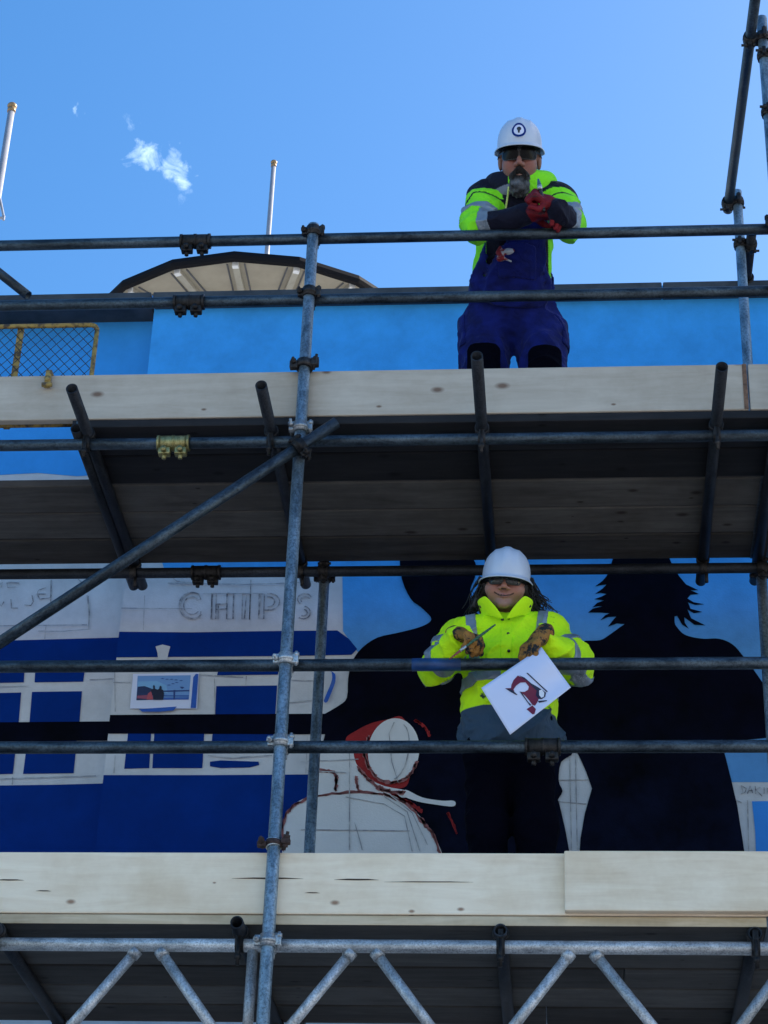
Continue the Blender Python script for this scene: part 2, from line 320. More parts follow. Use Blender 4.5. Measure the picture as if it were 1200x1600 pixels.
WY, WL, SEAM = 1.55, 1.655, -2.118                           # wall face, recessed left face, step between them
COPZ = at(600, 449, 1.47)[2]
building = thing('building', 'flat-roofed rendered building with a half-painted seaside mural on its wall', 'building', (2, 5, 0))
def part(o): return world_child(o, building)
bm = bmesh.new(); box(bm, ((SEAM+11)/2, (WY+9.5)/2, COPZ/2-0.03), (11-SEAM, 9.5-WY, COPZ-0.06)); wall_r = part(obj('mural_wall', bm, M['render'])); wall_r['label'] = 'wall face with two dark silhouettes painted on blue'
bm = bmesh.new(); box(bm, ((SEAM-11)/2, (WL+9.5)/2, COPZ/2-0.032), (11+SEAM-0.002, 9.5-WL, COPZ-0.064)); wall_l = part(obj('mural_wall', bm, M['render'])); wall_l['label'] = 'slightly recessed wall face painted with a shop front'
bm = bmesh.new(); box(bm, (7.0, 5.6, 6.6), (8.4, 7.6, 13.2)); part(obj('added_shade_block', bm, M['white_paint']))   # unseen taller block, added on the right to keep sun off the scaffold
xj = at(1035, 445, 1.47)[0]
cops = [(-11.05, -8.2), (-8.2, -5.2), (-5.2, SEAM-0.004), (SEAM, xj), (xj, xj+3), (xj+3, xj+6), (xj+6, 11.05)]
for i, (x0, x1) in enumerate(cops):
    yy = 1.47; bm = bmesh.new()
    box(bm, ((x0+x1)/2, yy+0.25, COPZ-0.0275), (x1-x0-0.006, 0.5, 0.055), None, 0.006); part(obj('coping', bm, M['coping']))
bm = bmesh.new()                                              # loose cable under the coping
cpts = smooth_pts([at(x, y, WL-0.012) for x, y in ((-40, 486), (30, 489), (60, 487), (110, 490), (160, 489), (215, 486), (236, 484))], 5)
for a, b in zip(cpts, cpts[1:]): cyl(bm, a, b, 0.006, 8)
part(obj('cable', bm, M['wire'], smooth=True))

def wp(px, py, k, left=False):
    p = at(px, py, (WL if left else WY) - 0.002*k)
    if not left and abs(p.x-SEAM) < 0.02: p.x = SEAM+0.0003   # paint runs to the very edge of the step
    return p
def coat(name, pts, m, k=1, left=False, label=None):
    o = sheet(name, [wp(x, y, k, left) for x, y in pts], M[m], None)
    par = wall_l if left else wall_r
    o.parent = par; o.matrix_parent_inverse = Matrix()        # both in world coordinates
    if label: o['label'] = label
    return o
def strokes(name, lines, m, k=6, left=False, wd=0.005, jit=0.0, label=None):
    """drawn or brushed lines on the wall: ribbons a millimetre proud, pixel polylines in"""
    if 'lettering' not in name and len(lines) > 1:
        for pl in lines: strokes(name, [pl], m, k, left, wd, jit)
        return
    bm = bmesh.new()
    for pl in lines:
        P = [wp(x, y, k, left) for x, y in pl]
        if len(P) < 2: continue
        Lv, Rv = [], []
        for i, p in enumerate(P):
            d = (P[min(i+1, len(P)-1)]-P[max(i-1, 0)]); d.y = 0; d.normalize(); n_ = Vector((-d.z, 0, d.x)); ww = wd*(1+random.uniform(-jit, jit))/2
            Lv.append(bm.verts.new(p+n_*ww)); Rv.append(bm.verts.new(p-n_*ww))
        for i in range(len(P)-1): bm.faces.new((Lv[i], Lv[i+1], Rv[i+1], Rv[i]))
    g = bmesh.ops.extrude_face_region(bm, geom=list(bm.faces)); bmesh.ops.translate(bm, vec=(0, 0.001, 0), verts=[q for q in g['geom'] if isinstance(q, bmesh.types.BMVert)])
    o = obj(name, bm, M[m]); o.parent = wall_l if left else wall_r; o.matrix_parent_inverse = Matrix()
    if label: o['label'] = label
    if len(lines) > 1: o['kind'] = 'stuff'
    return o
def sx(py): return 240-(py-480)*0.1048                       # pixel column of the step in the wall
# sky
coat('painted_sky', [(sx(462)+0.2, 462), (700, 452), (1330, 441), (1330, 1222), (1110, 1222), (1000, 1130), (700, 1130), (560, 1020), (536, 986), (535, 894), (258, 893), (252, 875), (sx(760)+0.2, 760)], 'p_sky', 1)
coat('painted_sky', [(-120, 466), (sx(466)+4, 462), (sx(738)+4, 738), (120, 744), (60, 739), (-120, 748)], 'p_sky_left', 1, True)
# shop front, nearer face
coat('painted_roof', [(sx(987)+0.2, 987), (300, 988), (420, 986), (527, 985), (545, 998), (558, 1014), (549, 1023), (430, 1025), (300, 1026), (sx(1027)+0.2, 1027)], 'p_blue', 2, label='navy painted shop roof band')
coat('painted_cup', [(243, 1010), (254, 1007), (266, 1010), (263, 1021), (261, 1031), (247, 1031), (246, 1020)], 'render', 3)
for q in ([(341, 1047), (436, 1046), (434, 1054), (339, 1055)], [(338, 1072), (433, 1071), (430, 1119), (336, 1119)], [(200, 1146), (236, 1146), (233, 1200), (194, 1201)],
          [(241, 1146), (319, 1146), (316, 1200), (238, 1200)], [(332, 1146), (432, 1146), (431, 1158), (331, 1159)], [(328, 1190), (345, 1188), (404, 1190), (405, 1195), (390, 1199), (345, 1200), (328, 1197)]):
    coat('painted_window', q, 'p_blue', 2)
coat('painted_band', [(sx(1117)+0.2, 1117), (330, 1116), (520, 1115), (540, 1147), (420, 1147), (260, 1146), (sx(1146)+0.2, 1146)], 'p_dark', 3)
coat('painted_wall_base', [(sx(1211)+0.2, 1211), (330, 1211), (483, 1210), (500, 1222), (516, 1236), (500, 1245), (470, 1330), (440, 1350), (sx(1350)+0.2, 1350)], 'p_blue', 2)
# shop front, recessed face
coat('painted_roof', [(-60, 1003), (40, 1000), (sx(996)+4, 996), (sx(1036)+4, 1036), (-60, 1040)], 'p_blue', 2, True)
for q in ([(-60, 1052), (38, 1050), (37, 1066), (-60, 1068)], [(55, 1050), (132, 1049), (130, 1065), (54, 1066)], [(-60, 1084), (33, 1082), (29, 1129), (-60, 1130)],
          [(50, 1081), (128, 1080), (124, 1128), (46, 1129)], [(-60, 1157), (26, 1156), (20, 1209), (-60, 1211)], [(43, 1156), (120, 1156), (115, 1208), (36, 1209)]):
    coat('painted_window', q, 'p_blue', 2, True)
coat('painted_band', [(-60, 1129), (sx(1127)+4, 1127), (sx(1157)+4, 1157), (-60, 1159)], 'p_dark', 3, True)
coat('painted_wall_base', [(-60, 1228), (90, 1226), (sx(1224)+4, 1224), (sx(1350)+4, 1350), (-60, 1350)], 'p_blue', 2, True)
# silhouettes
sa = [(905, 1345), (907, 1310), (914, 1270), (925, 1232)] + [(916, 1206), (906, 1184), (897, 1166), (885, 1150), (860, 1120), (850, 1060), (880, 1015)] + smooth_pts([(915, 1001), (938, 1000), (952, 992), (966, 982), (976, 975)], 4) + \
     [(964, 974), (950, 979), (957, 970), (963, 963), (950, 964), (938, 969), (946, 961), (953, 958), (938, 957), (919, 957), (926, 951), (942, 947), (934, 947), (926, 949), (933, 942), (944, 938), (929, 936), (940, 932), (948, 928), (938, 926), (930, 928), (941, 920), (948, 913), (939, 914), (930, 916), (941, 908), (948, 900), (954, 884), (960, 866), (972, 845), (1000, 830), (1025, 836), (1042, 862),
      (1051, 884), (1061, 900), (1072, 913), (1091, 922), (1079, 922), (1092, 928), (1079, 929), (1074, 935), (1084, 941), (1100, 944), (1086, 945), (1075, 941), (1079, 951), (1097, 956), (1084, 958), (1074, 952), (1080, 966), (1102, 977), (1085, 976), (1069, 964), (1070, 973), (1076, 982), (1066, 976), (1058, 962), (1054, 963), (1054, 971)] + \
     smooth_pts([(1055, 976), (1066, 989), (1080, 995), (1100, 998), (1124, 998), (1145, 1007), (1161, 1025), (1178, 1047), (1203, 1080), (1250, 1120)], 4) + [(1250, 1146), (1195, 1153), (1126, 1160), (1133, 1180), (1143, 1220), (1152, 1259), (1160, 1310), (1166, 1350)]
coat('painted_silhouette', sa, 'p_dark', 3, label='dark silhouette with flicked-out hair')
sb = smooth_pts([(892, 1345), (884, 1300), (874, 1256), (872, 1249), (879, 1236), (873, 1220), (877, 1190), (898, 1170), (890, 1100), (850, 1020), (800, 975), (752, 962), (738, 946), (735, 921), (742, 902), (744, 884), (737, 868), (728, 846), (700, 834), (660, 834), (634, 850), (625, 868), (628, 905), (642, 936), (657, 948), (673, 964), (670, 973), (652, 981), (620, 989), (590, 996), (566, 1012), (550, 1034), (544, 1060), (542, 1090), (530, 1102), (508, 1115)], 3) + \
     [(508, 1147), (504, 1162), (545, 1163), (590, 1250), (640, 1290), (690, 1345)]
coat('painted_silhouette', sb, 'p_dark', 4, label='dark silhouette with rounded head and long coat')
# red outlined figure
el = lambda cx, cy, rx, ry, a0, a1, n, t=0: [(cx+rx*math.cos(R_(a0+(a1-a0)*i/n))*math.cos(R_(t))-ry*math.sin(R_(a0+(a1-a0)*i/n))*math.sin(R_(t)), cy+rx*math.cos(R_(a0+(a1-a0)*i/n))*math.sin(R_(t))+ry*math.sin(R_(a0+(a1-a0)*i/n))*math.cos(R_(t))) for i in range(n+1)]
coat('painted_hood', smooth_pts([(628, 1120), (606, 1124), (580, 1130), (556, 1142), (540, 1155), (548, 1182), (560, 1206), (585, 1226), (625, 1232), (640, 1215), (640, 1150)], 4, True), 'p_red', 5)
coat('unpainted_patch', smooth_pts([(500, 1166), (546, 1166), (556, 1192), (574, 1214), (600, 1228), (638, 1236), (640, 1246), (560, 1244), (512, 1240), (500, 1246), (490, 1236)], 3, True), 'p_white', 6)
coat('unpainted_face', el(615, 1173, 40, 51, 0, 352, 40, 8), 'p_white', 7)
body_pts = smooth_pts([(441, 1350), (441, 1318), (444, 1282), (454, 1262), (474, 1248), (500, 1241), (552, 1236), (600, 1240), (634, 1254), (660, 1280), (680, 1308), (697, 1350)], 4)
coat('unpainted_body', body_pts, 'p_white', 7)
coat('painted_stroke', smooth_pts([(634, 1234), (660, 1246), (690, 1251), (708, 1251), (712, 1256), (706, 1260), (680, 1257), (652, 1252), (630, 1243)], 4, True), 'p_white', 8)
def rough(pl, n, j): return [[(x+random.uniform(-j, j), y+random.uniform(-j, j)) for x, y in smooth_pts(pl, 5)] for _ in range(n)]
strokes('painted_outline', rough([(442, 1330), (444, 1282), (455, 1263), (475, 1250), (500, 1243), (552, 1237), (600, 1241)], 3, 1.7), 'p_pink', 9, wd=0.007, jit=0.7)
strokes('painted_outline', rough([(600, 1241), (634, 1255), (658, 1281), (676, 1306), (690, 1340)], 3, 2.2), 'p_pink', 9, wd=0.008, jit=0.8)
strokes('painted_outline', rough([(575, 1150), (570, 1180), (580, 1205), (596, 1220), (620, 1222), (640, 1210), (652, 1190)], 3, 2.0), 'p_pink', 9, wd=0.009, jit=0.7)
strokes('painted_outline', rough([(500, 1203), (518, 1206), (526, 1214), (524, 1236)], 3, 1.8) + rough([(556, 1214), (560, 1234)], 3, 1.6) + rough([(560, 1200), (580, 1222), (600, 1234), (632, 1238)], 4, 3.0), 'p_pink', 9, wd=0.009, jit=0.7)
strokes('painted_outline', rough([(612, 1240), (640, 1254), (658, 1268)], 3, 2.0) + rough([(700, 1270), (714, 1302)], 2, 1.0) + rough([(648, 1126), (662, 1134), (672, 1150)], 2, 1.5), 'p_red', 9, wd=0.009, jit=0.5)
strokes('pencil_line', [el(620, 1174, 18, 44, -80, 80, 10, 10), [(616, 1128), (608, 1146), (612, 1190), (622, 1222)], [(554, 1285), (562, 1312), (566, 1328)], [(540, 1245), (600, 1256), (632, 1275), (644, 1330)], [(600, 1244), (636, 1268), (656, 1330)], [(610, 1242), (644, 1270), (668, 1320)],
                        [(470, 1296), (640, 1298)], [(546, 1170), (546, 1328)], [(470, 1190), (560, 1186)], [(480, 1204), (540, 1207)]], 'pencil', 10, wd=0.004, jit=0.5)
# bare wall between and beside the silhouettes
strokes('pencil_line', [[(873, 1219), (920, 1218)], [(872, 1252), (916, 1256)], [(890, 1180), (893, 1328)], [(899, 1176), (902, 1328)], [(1168, 1250), (1170, 1330)], [(1150, 1250), (1159, 1254)]], 'pencil', 3, wd=0.004, jit=0.4)
coat('painted_patch', [(1175, 1252), (1260, 1251), (1260, 1350), (1182, 1350), (1180, 1300)], 'p_patch', 2)
strokes('pencil_lettering', [[(1158, 1227), (1161, 1238), (1158, 1240)], [(1158, 1227), (1166, 1232), (1164, 1238), (1158, 1240)], [(1168, 1240), (1172, 1228), (1176, 1239)], [(1169, 1235), (1176, 1235)], [(1180, 1228), (1181, 1240)], [(1188, 1230), (1181, 1234), (1191, 1244)], [(1194, 1230), (1194, 1240)], [(1199, 1231), (1199, 1240)]], 'charcoal', 4, wd=0.0045)
# pencilled shop lettering
def arc(cx, cy, rx, ry, a0, a1, n=12): return [(cx+rx*math.cos(R_(a0+(a1-a0)*i/n)), cy+ry*math.sin(R_(a0+(a1-a0)*i/n))) for i in range(n+1)]
def rect(x0, y0, x1, y1): return [(x0, y0), (x1, y0), (x1-1, y1), (x0-1, y1), (x0, y0)]
strokes('pencil_lettering', [arc(300, 946, 20, 21, -60, -320, 16), arc(300, 946, 13, 14, -50, -320, 14), arc(301, 946, 19, 20, -65, -310, 16), [(310, 927), (314, 937)], [(313, 936), (307, 938)], [(314, 955), (312, 966)],
                             rect(331, 927, 338, 967), rect(355, 927, 365, 967), [(338, 944), (355, 943)], [(338, 952), (355, 951)], [(341, 946), (341, 967)], [(332, 928), (330, 966)],
                             rect(379, 927, 391, 967), [(392, 906), (390, 968)], [(385, 930), (382, 966)], rect(405, 928, 413, 967), arc(420, 940, 17, 13, -100, 95, 10), arc(419, 940, 10, 8, -100, 95, 8), [(413, 953), (420, 953)], [(407, 930), (404, 965)],
                             arc(476, 936, 11, 9, -20, -230, 10), arc(474, 957, 11, 10, -80, 130, 10), arc(477, 937, 7, 5, -20, -220, 8), arc(474, 957, 6, 5, -80, 120, 8)], 'charcoal', 3, wd=0.0055, jit=0.5, label='pencilled letters CHIPS')
strokes('pencil_line', [[(262, 911), (380, 913), (448, 911), (500, 908)], [(318, 927), (410, 927)], [(190, 950), (300, 951)], [(226, 930), (224, 984)], [(260, 893), (276, 908), (310, 912)], [(308, 1054), (380, 1058)], [(206, 1046), (420, 1042)], [(178, 1066), (204, 1066)], [(183, 1046), (180, 1112)],
                        [(440, 1062), (500, 1064)], [(450, 1098), (505, 1092)], [(335, 1060), (336, 1116)], [(180, 1180), (178, 1208)], [(325, 1180), (360, 1184), (425, 1180)], [(480, 1150), (478, 1208)], [(385, 1056), (384, 1070)]], 'pencil', 5, wd=0.0035, jit=0.5)
strokes('pencil_lettering', [[(-6, 917), (4, 910), (2, 918)], [(10, 911), (18, 910), (30, 911)], [(11, 911), (12, 918), (24, 917)], [(-5, 938), (2, 947), (6, 940)], [(17, 936), (18, 950), (28, 950)], [(38, 945), (48, 946), (52, 940), (50, 930)], [(72, 918), (60, 922), (58, 928), (72, 928)], [(58, 928), (62, 936), (78, 934), (80, 930)], [(80, 906), (79, 945)]], 'charcoal', 3, True, wd=0.005, jit=0.4, label='scribbled pencil word BLUE')
strokes('pencil_line', [[(-40, 978), (60, 977), (136, 976)], [(60, 986), (100, 986), (140, 983)], [(136, 930), (139, 955), (138, 982)], [(138, 931), (140, 958), (139, 983)], [(122, 905), (130, 912)], [(72, 976), (70, 998)], [(-40, 1218), (150, 1212)], [(-40, 1074), (45, 1072)], [(140, 1062), (180, 1060)], [(20, 1214), (19, 1226)]], 'pencil', 5, True, wd=0.004, jit=0.5)

# ------------------------------------------------------------------ tower with a round overhanging roof, flagpoles
TZ, TC, TRAD, NS = 17.073, Vector((-3.85, 14.80, 0)), 2.19, 18
tower = thing('roof_tower', 'round tower top with black-edged overhanging roof and cream ribbed soffit', 'tower', (TC.x, TC.y, 0))
def ngon(r, z, ph=0.0): return [Vector((r*math.sin(2*math.pi*(i+ph)/NS), -r*math.cos(2*math.pi*(i+ph)/NS), z)) for i in range(NS)]
def rings(bm, rs, cap0=False, cap1=False):
    V_ = [[bm.verts.new(p) for p in r] for r in rs]
    for a, b in zip(V_, V_[1:]):
        for i in range(NS): bm.faces.new((a[i], a[(i+1) % NS], b[(i+1) % NS], b[i]))
    if cap0: bm.faces.new(V_[0][::-1])
    if cap1: bm.faces.new(V_[-1])
bm = bmesh.new(); rings(bm, [ngon(1.3, 0), ngon(1.3, TZ+0.04)], True, True); obj('tower_wall', bm, M['white_paint'], tower)
for i in range(NS):                                           # soffit panels, one per side
    a0 = 2*math.pi*i/NS; a1 = 2*math.pi*(i+1)/NS; g = 0.012; bm = bmesh.new(); P = []
    for (r, a) in ((1.25, a0+g/1.25), (1.25, a1-g/1.25), (TRAD-0.03, a1-g/TRAD), (TRAD-0.03, a0+g/TRAD)): P.append((r*math.sin(a), -r*math.cos(a), TZ+0.02))
    lo = [bm.verts.new(p) for p in P]; hi_ = [bm.verts.new((p[0], p[1], p[2]+0.03)) for p in P]; bm.faces.new(lo); bm.faces.new(hi_)
    for k in range(4): bm.faces.new((lo[k], lo[(k+1) % 4], hi_[(k+1) % 4], hi_[k]))
    obj('soffit_panel', bm, M['soffit'], tower)
    rz = Matrix.Rotation(a0, 3, 'Z'); dr = rz @ Vector((0, -1, 0))
    bm = bmesh.new(); box(bm, dr*1.68+Vector((0, 0, TZ-0.008)), (0.080, 0.80, 0.055), rz, 0.006); rb = obj('rib', bm, M['rib'], tower)
    bm = bmesh.new(); box(bm, dr*2.07+Vector((0, 0, TZ-0.012)), (0.075, 0.06, 0.075), rz, 0.006); obj('bracket', bm, M['white_paint'], rb)
    bm = bmesh.new()
    for s in (-1, 1): box(bm, dr*1.66+rz @ Vector((s*0.105, 0, 0))+Vector((0, 0, TZ+0.014)), (0.018, 0.78, 0.010), rz)
    obj('joint_strip', bm, M['roofing'], rb)
bm = bmesh.new(); rings(bm, [ngon(TRAD-0.035, TZ-0.035), ngon(TRAD+0.03, TZ-0.035), ngon(TRAD+0.05, TZ+0.01), ngon(TRAD+0.03, TZ+0.075), ngon(TRAD-0.035, TZ+0.075), ngon(TRAD-0.035, TZ-0.035)]); obj('fascia', bm, M['fascia'], tower)
bm = bmesh.new(); rings(bm, [ngon(TRAD-0.03, TZ+0.055), ngon(TRAD-0.03, TZ+0.07), ngon(0.05, TZ+0.45)], True, True); obj('roof_cone', bm, M['roofing'], tower)

def flagpole(px, py, Y, zb, r, label, bracket=False):
    top = at(px, py, Y); p = thing('flagpole', label, 'flagpole', (top.x, top.y, zb)); h = top.z-zb
    bm = bmesh.new(); cyl(bm, (0, 0, 0), (0, 0, h-0.07), r*1.06, 20, r*0.94); obj('pole', bm, M['pole'], p, True)
    bm = bmesh.new(); cyl(bm, (0, 0, h-0.075), (0, 0, h-0.03), r*1.15, 20); cyl(bm, (0, 0, h-0.03), (0, 0, h-0.02), r*0.6, 16)
    s = bmesh.ops.create_uvsphere(bm, u_segments=18, v_segments=12, radius=r*1.35)['verts']; bmesh.ops.transform(bm, matrix=Matrix.Translation((0, 0, h)) @ Matrix.Diagonal((1, 1, 0.8, 1)), verts=s); obj('finial', bm, M['finial'], p, True)
    bm = bmesh.new(); cyl(bm, (0, 0, 0), (0, 0, 0.06), r*2.2, 20); obj('base_plate', bm, M['pole'], p)
    if bracket:
        b0 = at(0, 302, Y)-p.location; b1 = at(6, 340, Y)-p.location; bm = bmesh.new()
        cyl(bm, b0+Vector((-.01, 0, 0)), b1, 0.012, 10); cyl(bm, b1, b1+Vector((-0.09, 0, -0.012)), 0.014, 10); cyl(bm, b1+Vector((0, 0, -0.03)), b1+Vector((0, 0, 0.02)), 0.012, 10); obj('bracket', bm, M['pole'], p)
flagpole(19, 166, 8.6, COPZ-0.06, 0.036, 'white flagpole with bronze ball top and side bracket on the roof edge', True)
flagpole(428, 254, 15.6, TZ+0.36, 0.034, 'slim white flagpole with small ball top above the round tower roof')

# ------------------------------------------------------------------ scaffold
X, Y_, Z = Vector((1, 0, 0)), Vector((0, 1, 0)), Vector((0, 0, 1))
scaffold = thing('scaffold', 'galvanised tube scaffold of standards, guard rails and lattice beam before the mural', 'scaffold', (-0.1, 0.6, 0))
def sc(o): return world_child(o, scaffold)
def onto(o, tb): o.parent = tb; o.matrix_parent_inverse = tb.matrix_basis.inverted() @ Matrix.Translation(Vector((0, 0, 0))); return o
def st(name, a, b, m, **k): return sc(tube(name, a, b, M[m], **k))
SXL, SXR, SYI = -1.085, 0.915, 1.2
Z1, ZR1, ZR2, Z2, ZR3, ZR4 = 4.232, 5.018, 5.366, 6.400, 7.124, 7.455
RY = TR*2+0.002
std_l = st('standard', (SXL, 0, 0), (SXL, 0, at(490, 352, 0)[2]), 'steel_standard')
std_r = st('standard', (SXR, 0, 0), (SXR, 0, 8.63), 'steel_standard')
std_li = st('standard', (-1.107, SYI, 0), (-1.107, SYI, 6.455), 'steel_standard')
std_ri = st('standard', (0.876, SYI, 0), (0.876, SYI, 8.60), 'steel_standard')
for x in (SXL-2, SXR+2):
    st('standard', (x, 0, 0), (x, 0, 7.5), 'steel_standard'); st('standard', (x, SYI, 0), (x, SYI, 7.5), 'steel_standard')
XA, XB = -3.9, 3.4
rail = {}
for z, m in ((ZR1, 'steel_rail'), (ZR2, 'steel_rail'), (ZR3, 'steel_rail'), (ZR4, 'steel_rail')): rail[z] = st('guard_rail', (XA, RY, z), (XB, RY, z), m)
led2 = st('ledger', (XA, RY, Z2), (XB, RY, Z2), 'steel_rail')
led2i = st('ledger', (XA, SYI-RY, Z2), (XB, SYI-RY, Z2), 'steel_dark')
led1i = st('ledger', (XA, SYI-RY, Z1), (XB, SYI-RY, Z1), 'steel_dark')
for tb, px, py, y, z, m in ((rail[ZR4], 305, 382, RY, ZR4, 'coupler'), (rail[ZR3], 295, 477, RY, ZR3, 'coupler'), (led2, 271, 694, RY, Z2, 'brass'), (led2i, 322, 895, SYI-RY, Z2, 'coupler'), (rail[ZR1], 848, 1166, RY, ZR1, 'coupler')):
    onto(sleeve((at(px, py, y)[0], y, z), X, M[m]), tb)
for z, m, fl in ((ZR4, 'coupler', -1), (ZR3, 'coupler', -1), (Z2+0.035, 'coupler_bright', -1), (ZR2, 'coupler_bright', -1), (ZR1, 'coupler_bright', -1), (Z1, 'coupler_bright', -1)):
    onto(coupler((SXL, 0, z), Z, (SXL, RY, z if z != Z2+0.035 else Z2), X, M[m], flip=fl), std_l)
onto(coupler((-1.107, SYI, Z2), Z, (-1.107, SYI-RY, Z2), X, M['coupler']), std_li)
onto(coupler((0.876, SYI, Z2), Z, (0.876, SYI-RY, Z2), X, M['coupler']), std_ri)
for z in (Z2, ZR1, ZR2, ZR3, ZR4): onto(coupler((SXR, 0, z), Z, (SXR, RY, z), X, M['coupler']), std_r)
def band(z, m, r=0.012, h=0.03, tb=std_l, x=SXL, y=0.0):      # single band with a bolt on a standard
    bm = bmesh.new(); ring(bm, (x, y, z), (0.08, 0.1, 1), TR+0.0005, TR+r, h)
    for s in (-1, 1): box(bm, (x+s*(TR+0.02), y-0.012, z+s*0.006), (0.034, 0.028, h*1.1), None, 0.005)
    bolt(bm, (x-TR-0.02, y-0.012, z), (0, -1, 0.2), 0.07); bolt(bm, (x+TR+0.02, y-0.012, z+0.005), (0.2, -0.3, 1), 0.07)
    return onto(obj('clamp_band', bm, M[m], None, True), tb)
band(at(481, 571, 0)[2], 'coupler', 0.013, 0.034)
band(at(428, 1319, 0)[2], 'rust', 0.008, 0.020)
bm = bmesh.new()                                              # wire ties wound round the standard below the lower deck rail
for k in range(3): ring(bm, (SXL, 0, at(428, 1319, 0)[2]-0.012+k*0.011), (0.1*(k-1), 0.12, 1), TR+0.001, TR+0.006, 0.005)
onto(obj('tie_wire', bm, M['coupler_bright'], None, True), std_l)
# transoms: outer ends read from the photograph, on top of the ledgers
def at_z(px, py, z): r = ray(px, py); return CAM + r*((z-EYE)/r[2])
tr_up = [at_z(px, py, Z2+2*TR) for px, py in ((112, 607), (408, 602), (745, 556), (1128, 573))]
tr_lo = [at_z(px, py, Z1+2*TR) for px, py in ((370, 1441), (782, 1453), (1180, 1458))]
tr_lo.append(Vector((at(-6, 1478, 0.05)[0], -0.12, Z1+2*TR)))
for P, zl, tb in [(p, Z2, led2) for p in tr_up] + [(p, Z1, None) for p in tr_lo]:
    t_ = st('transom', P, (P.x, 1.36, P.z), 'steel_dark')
    bm = bmesh.new(); c = Vector((P.x, RY, zl))               # putlog coupler: two small straps and a hanging bolt
    ring(bm, c, X, TR+0.0005, TR+0.006, 0.03); ring(bm, (P.x, RY, P.z), Y_, TR+0.0005, TR+0.006, 0.03)
    box(bm, c+Vector((0, -TR-0.006, 0.02)), (0.022, 0.012, 0.075), None, 0.003); cyl(bm, c+Vector((0, -TR-0.010, 0.02)), c+Vector((0, -TR-0.010, -0.085)), 0.0075, 10); cyl(bm, c+Vector((0, -TR-0.010, -0.045)), c+Vector((0, -TR-0.010, -0.065)), 0.013, 6)
    onto(obj('putlog_coupler', bm, M['coupler'], None, True), t_)
    bm = bmesh.new(); c = Vector((P.x, SYI-RY, zl)); ring(bm, c, X, TR+0.0005, TR+0.006, 0.03); ring(bm, (P.x, SYI-RY, P.z), Y_, TR+0.0005, TR+0.006, 0.03); cyl(bm, c+Vector((0.012, -0.005, -TR)), c+Vector((0.012, -0.005, -0.075)), 0.008, 10)
    onto(obj('putlog_coupler', bm, M['coupler'], None, True), t_)
xh = at(112, 662, 0.03)[0]
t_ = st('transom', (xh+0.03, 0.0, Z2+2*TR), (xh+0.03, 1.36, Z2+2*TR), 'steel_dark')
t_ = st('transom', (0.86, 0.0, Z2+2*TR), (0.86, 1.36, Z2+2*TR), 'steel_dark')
# facade brace with its swivel coupler
b0, b1 = at(-60, 1043, -0.052), at(526, 660, -0.052); brace = st('brace', b0, b1, 'steel_rail')
pc = at(470, 700, -0.052); k = (pc-b0).dot((b1-b0).normalized()); pc = b0+(b1-b0).normalized()*k
onto(coupler((SXL, 0, pc.z), Z, pc, b1-b0, M['coupler']), brace)
# top-right corner: transom from the inner standard out past the outer one, tie tube back to the building
ta = Vector((0.876-0.045, SYI+0.06, 8.53)); td = at(1172, 60, 0.0); td = Vector((td.x, 0.0, td.z)); te = ta+(td-ta)*1.9
tt = st('transom', ta, te, 'steel_rail')
onto(coupler((0.876, SYI, 8.53), Z, (0.876-0.047, SYI, 8.53), td-ta, M['coupler']), tt)
onto(coupler((SXR, 0, td.z), Z, (td.x, 0, td.z), td-ta, M['coupler']), std_r)
for py in (88, 176): onto(coupler((SXR, 0, at(1193, py, 0)[2]), Z, (SXR+RY, 0, at(1193, py, 0)[2]), X, M['coupler']), std_r)
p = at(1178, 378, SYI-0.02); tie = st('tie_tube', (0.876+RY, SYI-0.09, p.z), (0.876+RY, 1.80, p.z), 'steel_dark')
onto(coupler((0.876, SYI, p.z), Z, (0.876+RY, SYI, p.z), Y_, M['coupler']), tie)
bm = bmesh.new(); ring(bm, (0.876+RY, 1.50, p.z), Y_, TR+0.0005, TR+0.012, 0.07); box(bm, (0.876+RY, 1.52, p.z-0.045), (0.06, 0.07, 0.05), None, 0.006); onto(obj('tie_clamp', bm, M['coupler'], None, True), tie)
# brace at the far left behind the top rails
st('brace', at(-70, 372, SYI+0.06), at(44, 462, SYI+0.06), 'steel_rail')
# lattice beam under the lower deck
beam = sc(tube('lattice_beam', (XA, RY, Z1), (XB, RY, Z1), M['aluminium'])); beam['label'] = 'aluminium lattice beam with zigzag struts'
BD = 0.45
onto(tube('bottom_chord', (XA, RY, Z1-BD), (XB, RY, Z1-BD), M['aluminium']), beam)
xs = [at(px, 1485, RY)[0] for px in (232, 565, 910)]; pitch = (xs[2]-xs[0])/2; g = (at(250, 1485, RY)[0]-at(215, 1485, RY)[0])/2
def strut(a, b):
    bm = bmesh.new(); a = Vector(a); b = Vector(b); cyl(bm, a, b, 0.0195, 20)
    for e in (a, b): cyl(bm, e-(b-a).normalized()*0.0, e+(b-a).normalized()*(0.03 if e == a else -0.03), 0.0235, 20)
    onto(obj('strut', bm, M['aluminium'], None, True), beam)
for k in range(-3, 5):
    xa = xs[0]+k*pitch; xb = xa+pitch/2
    if xb > XB-0.1 or xa-pitch/2 < XA: continue
    strut((xa+g, RY, Z1-TR+0.004), (xb-g, RY, Z1-BD+TR-0.004)); strut((xa-g, RY, Z1-TR+0.004), (xa-pitch/2+g, RY, Z1-BD+TR-0.004))
xv = at(394, 1500, RY)[0]; onto(tube('upright', (xv, RY, Z1-TR+0.004), (xv, RY, Z1-BD+TR-0.004), M['aluminium'], r=0.0195), beam)
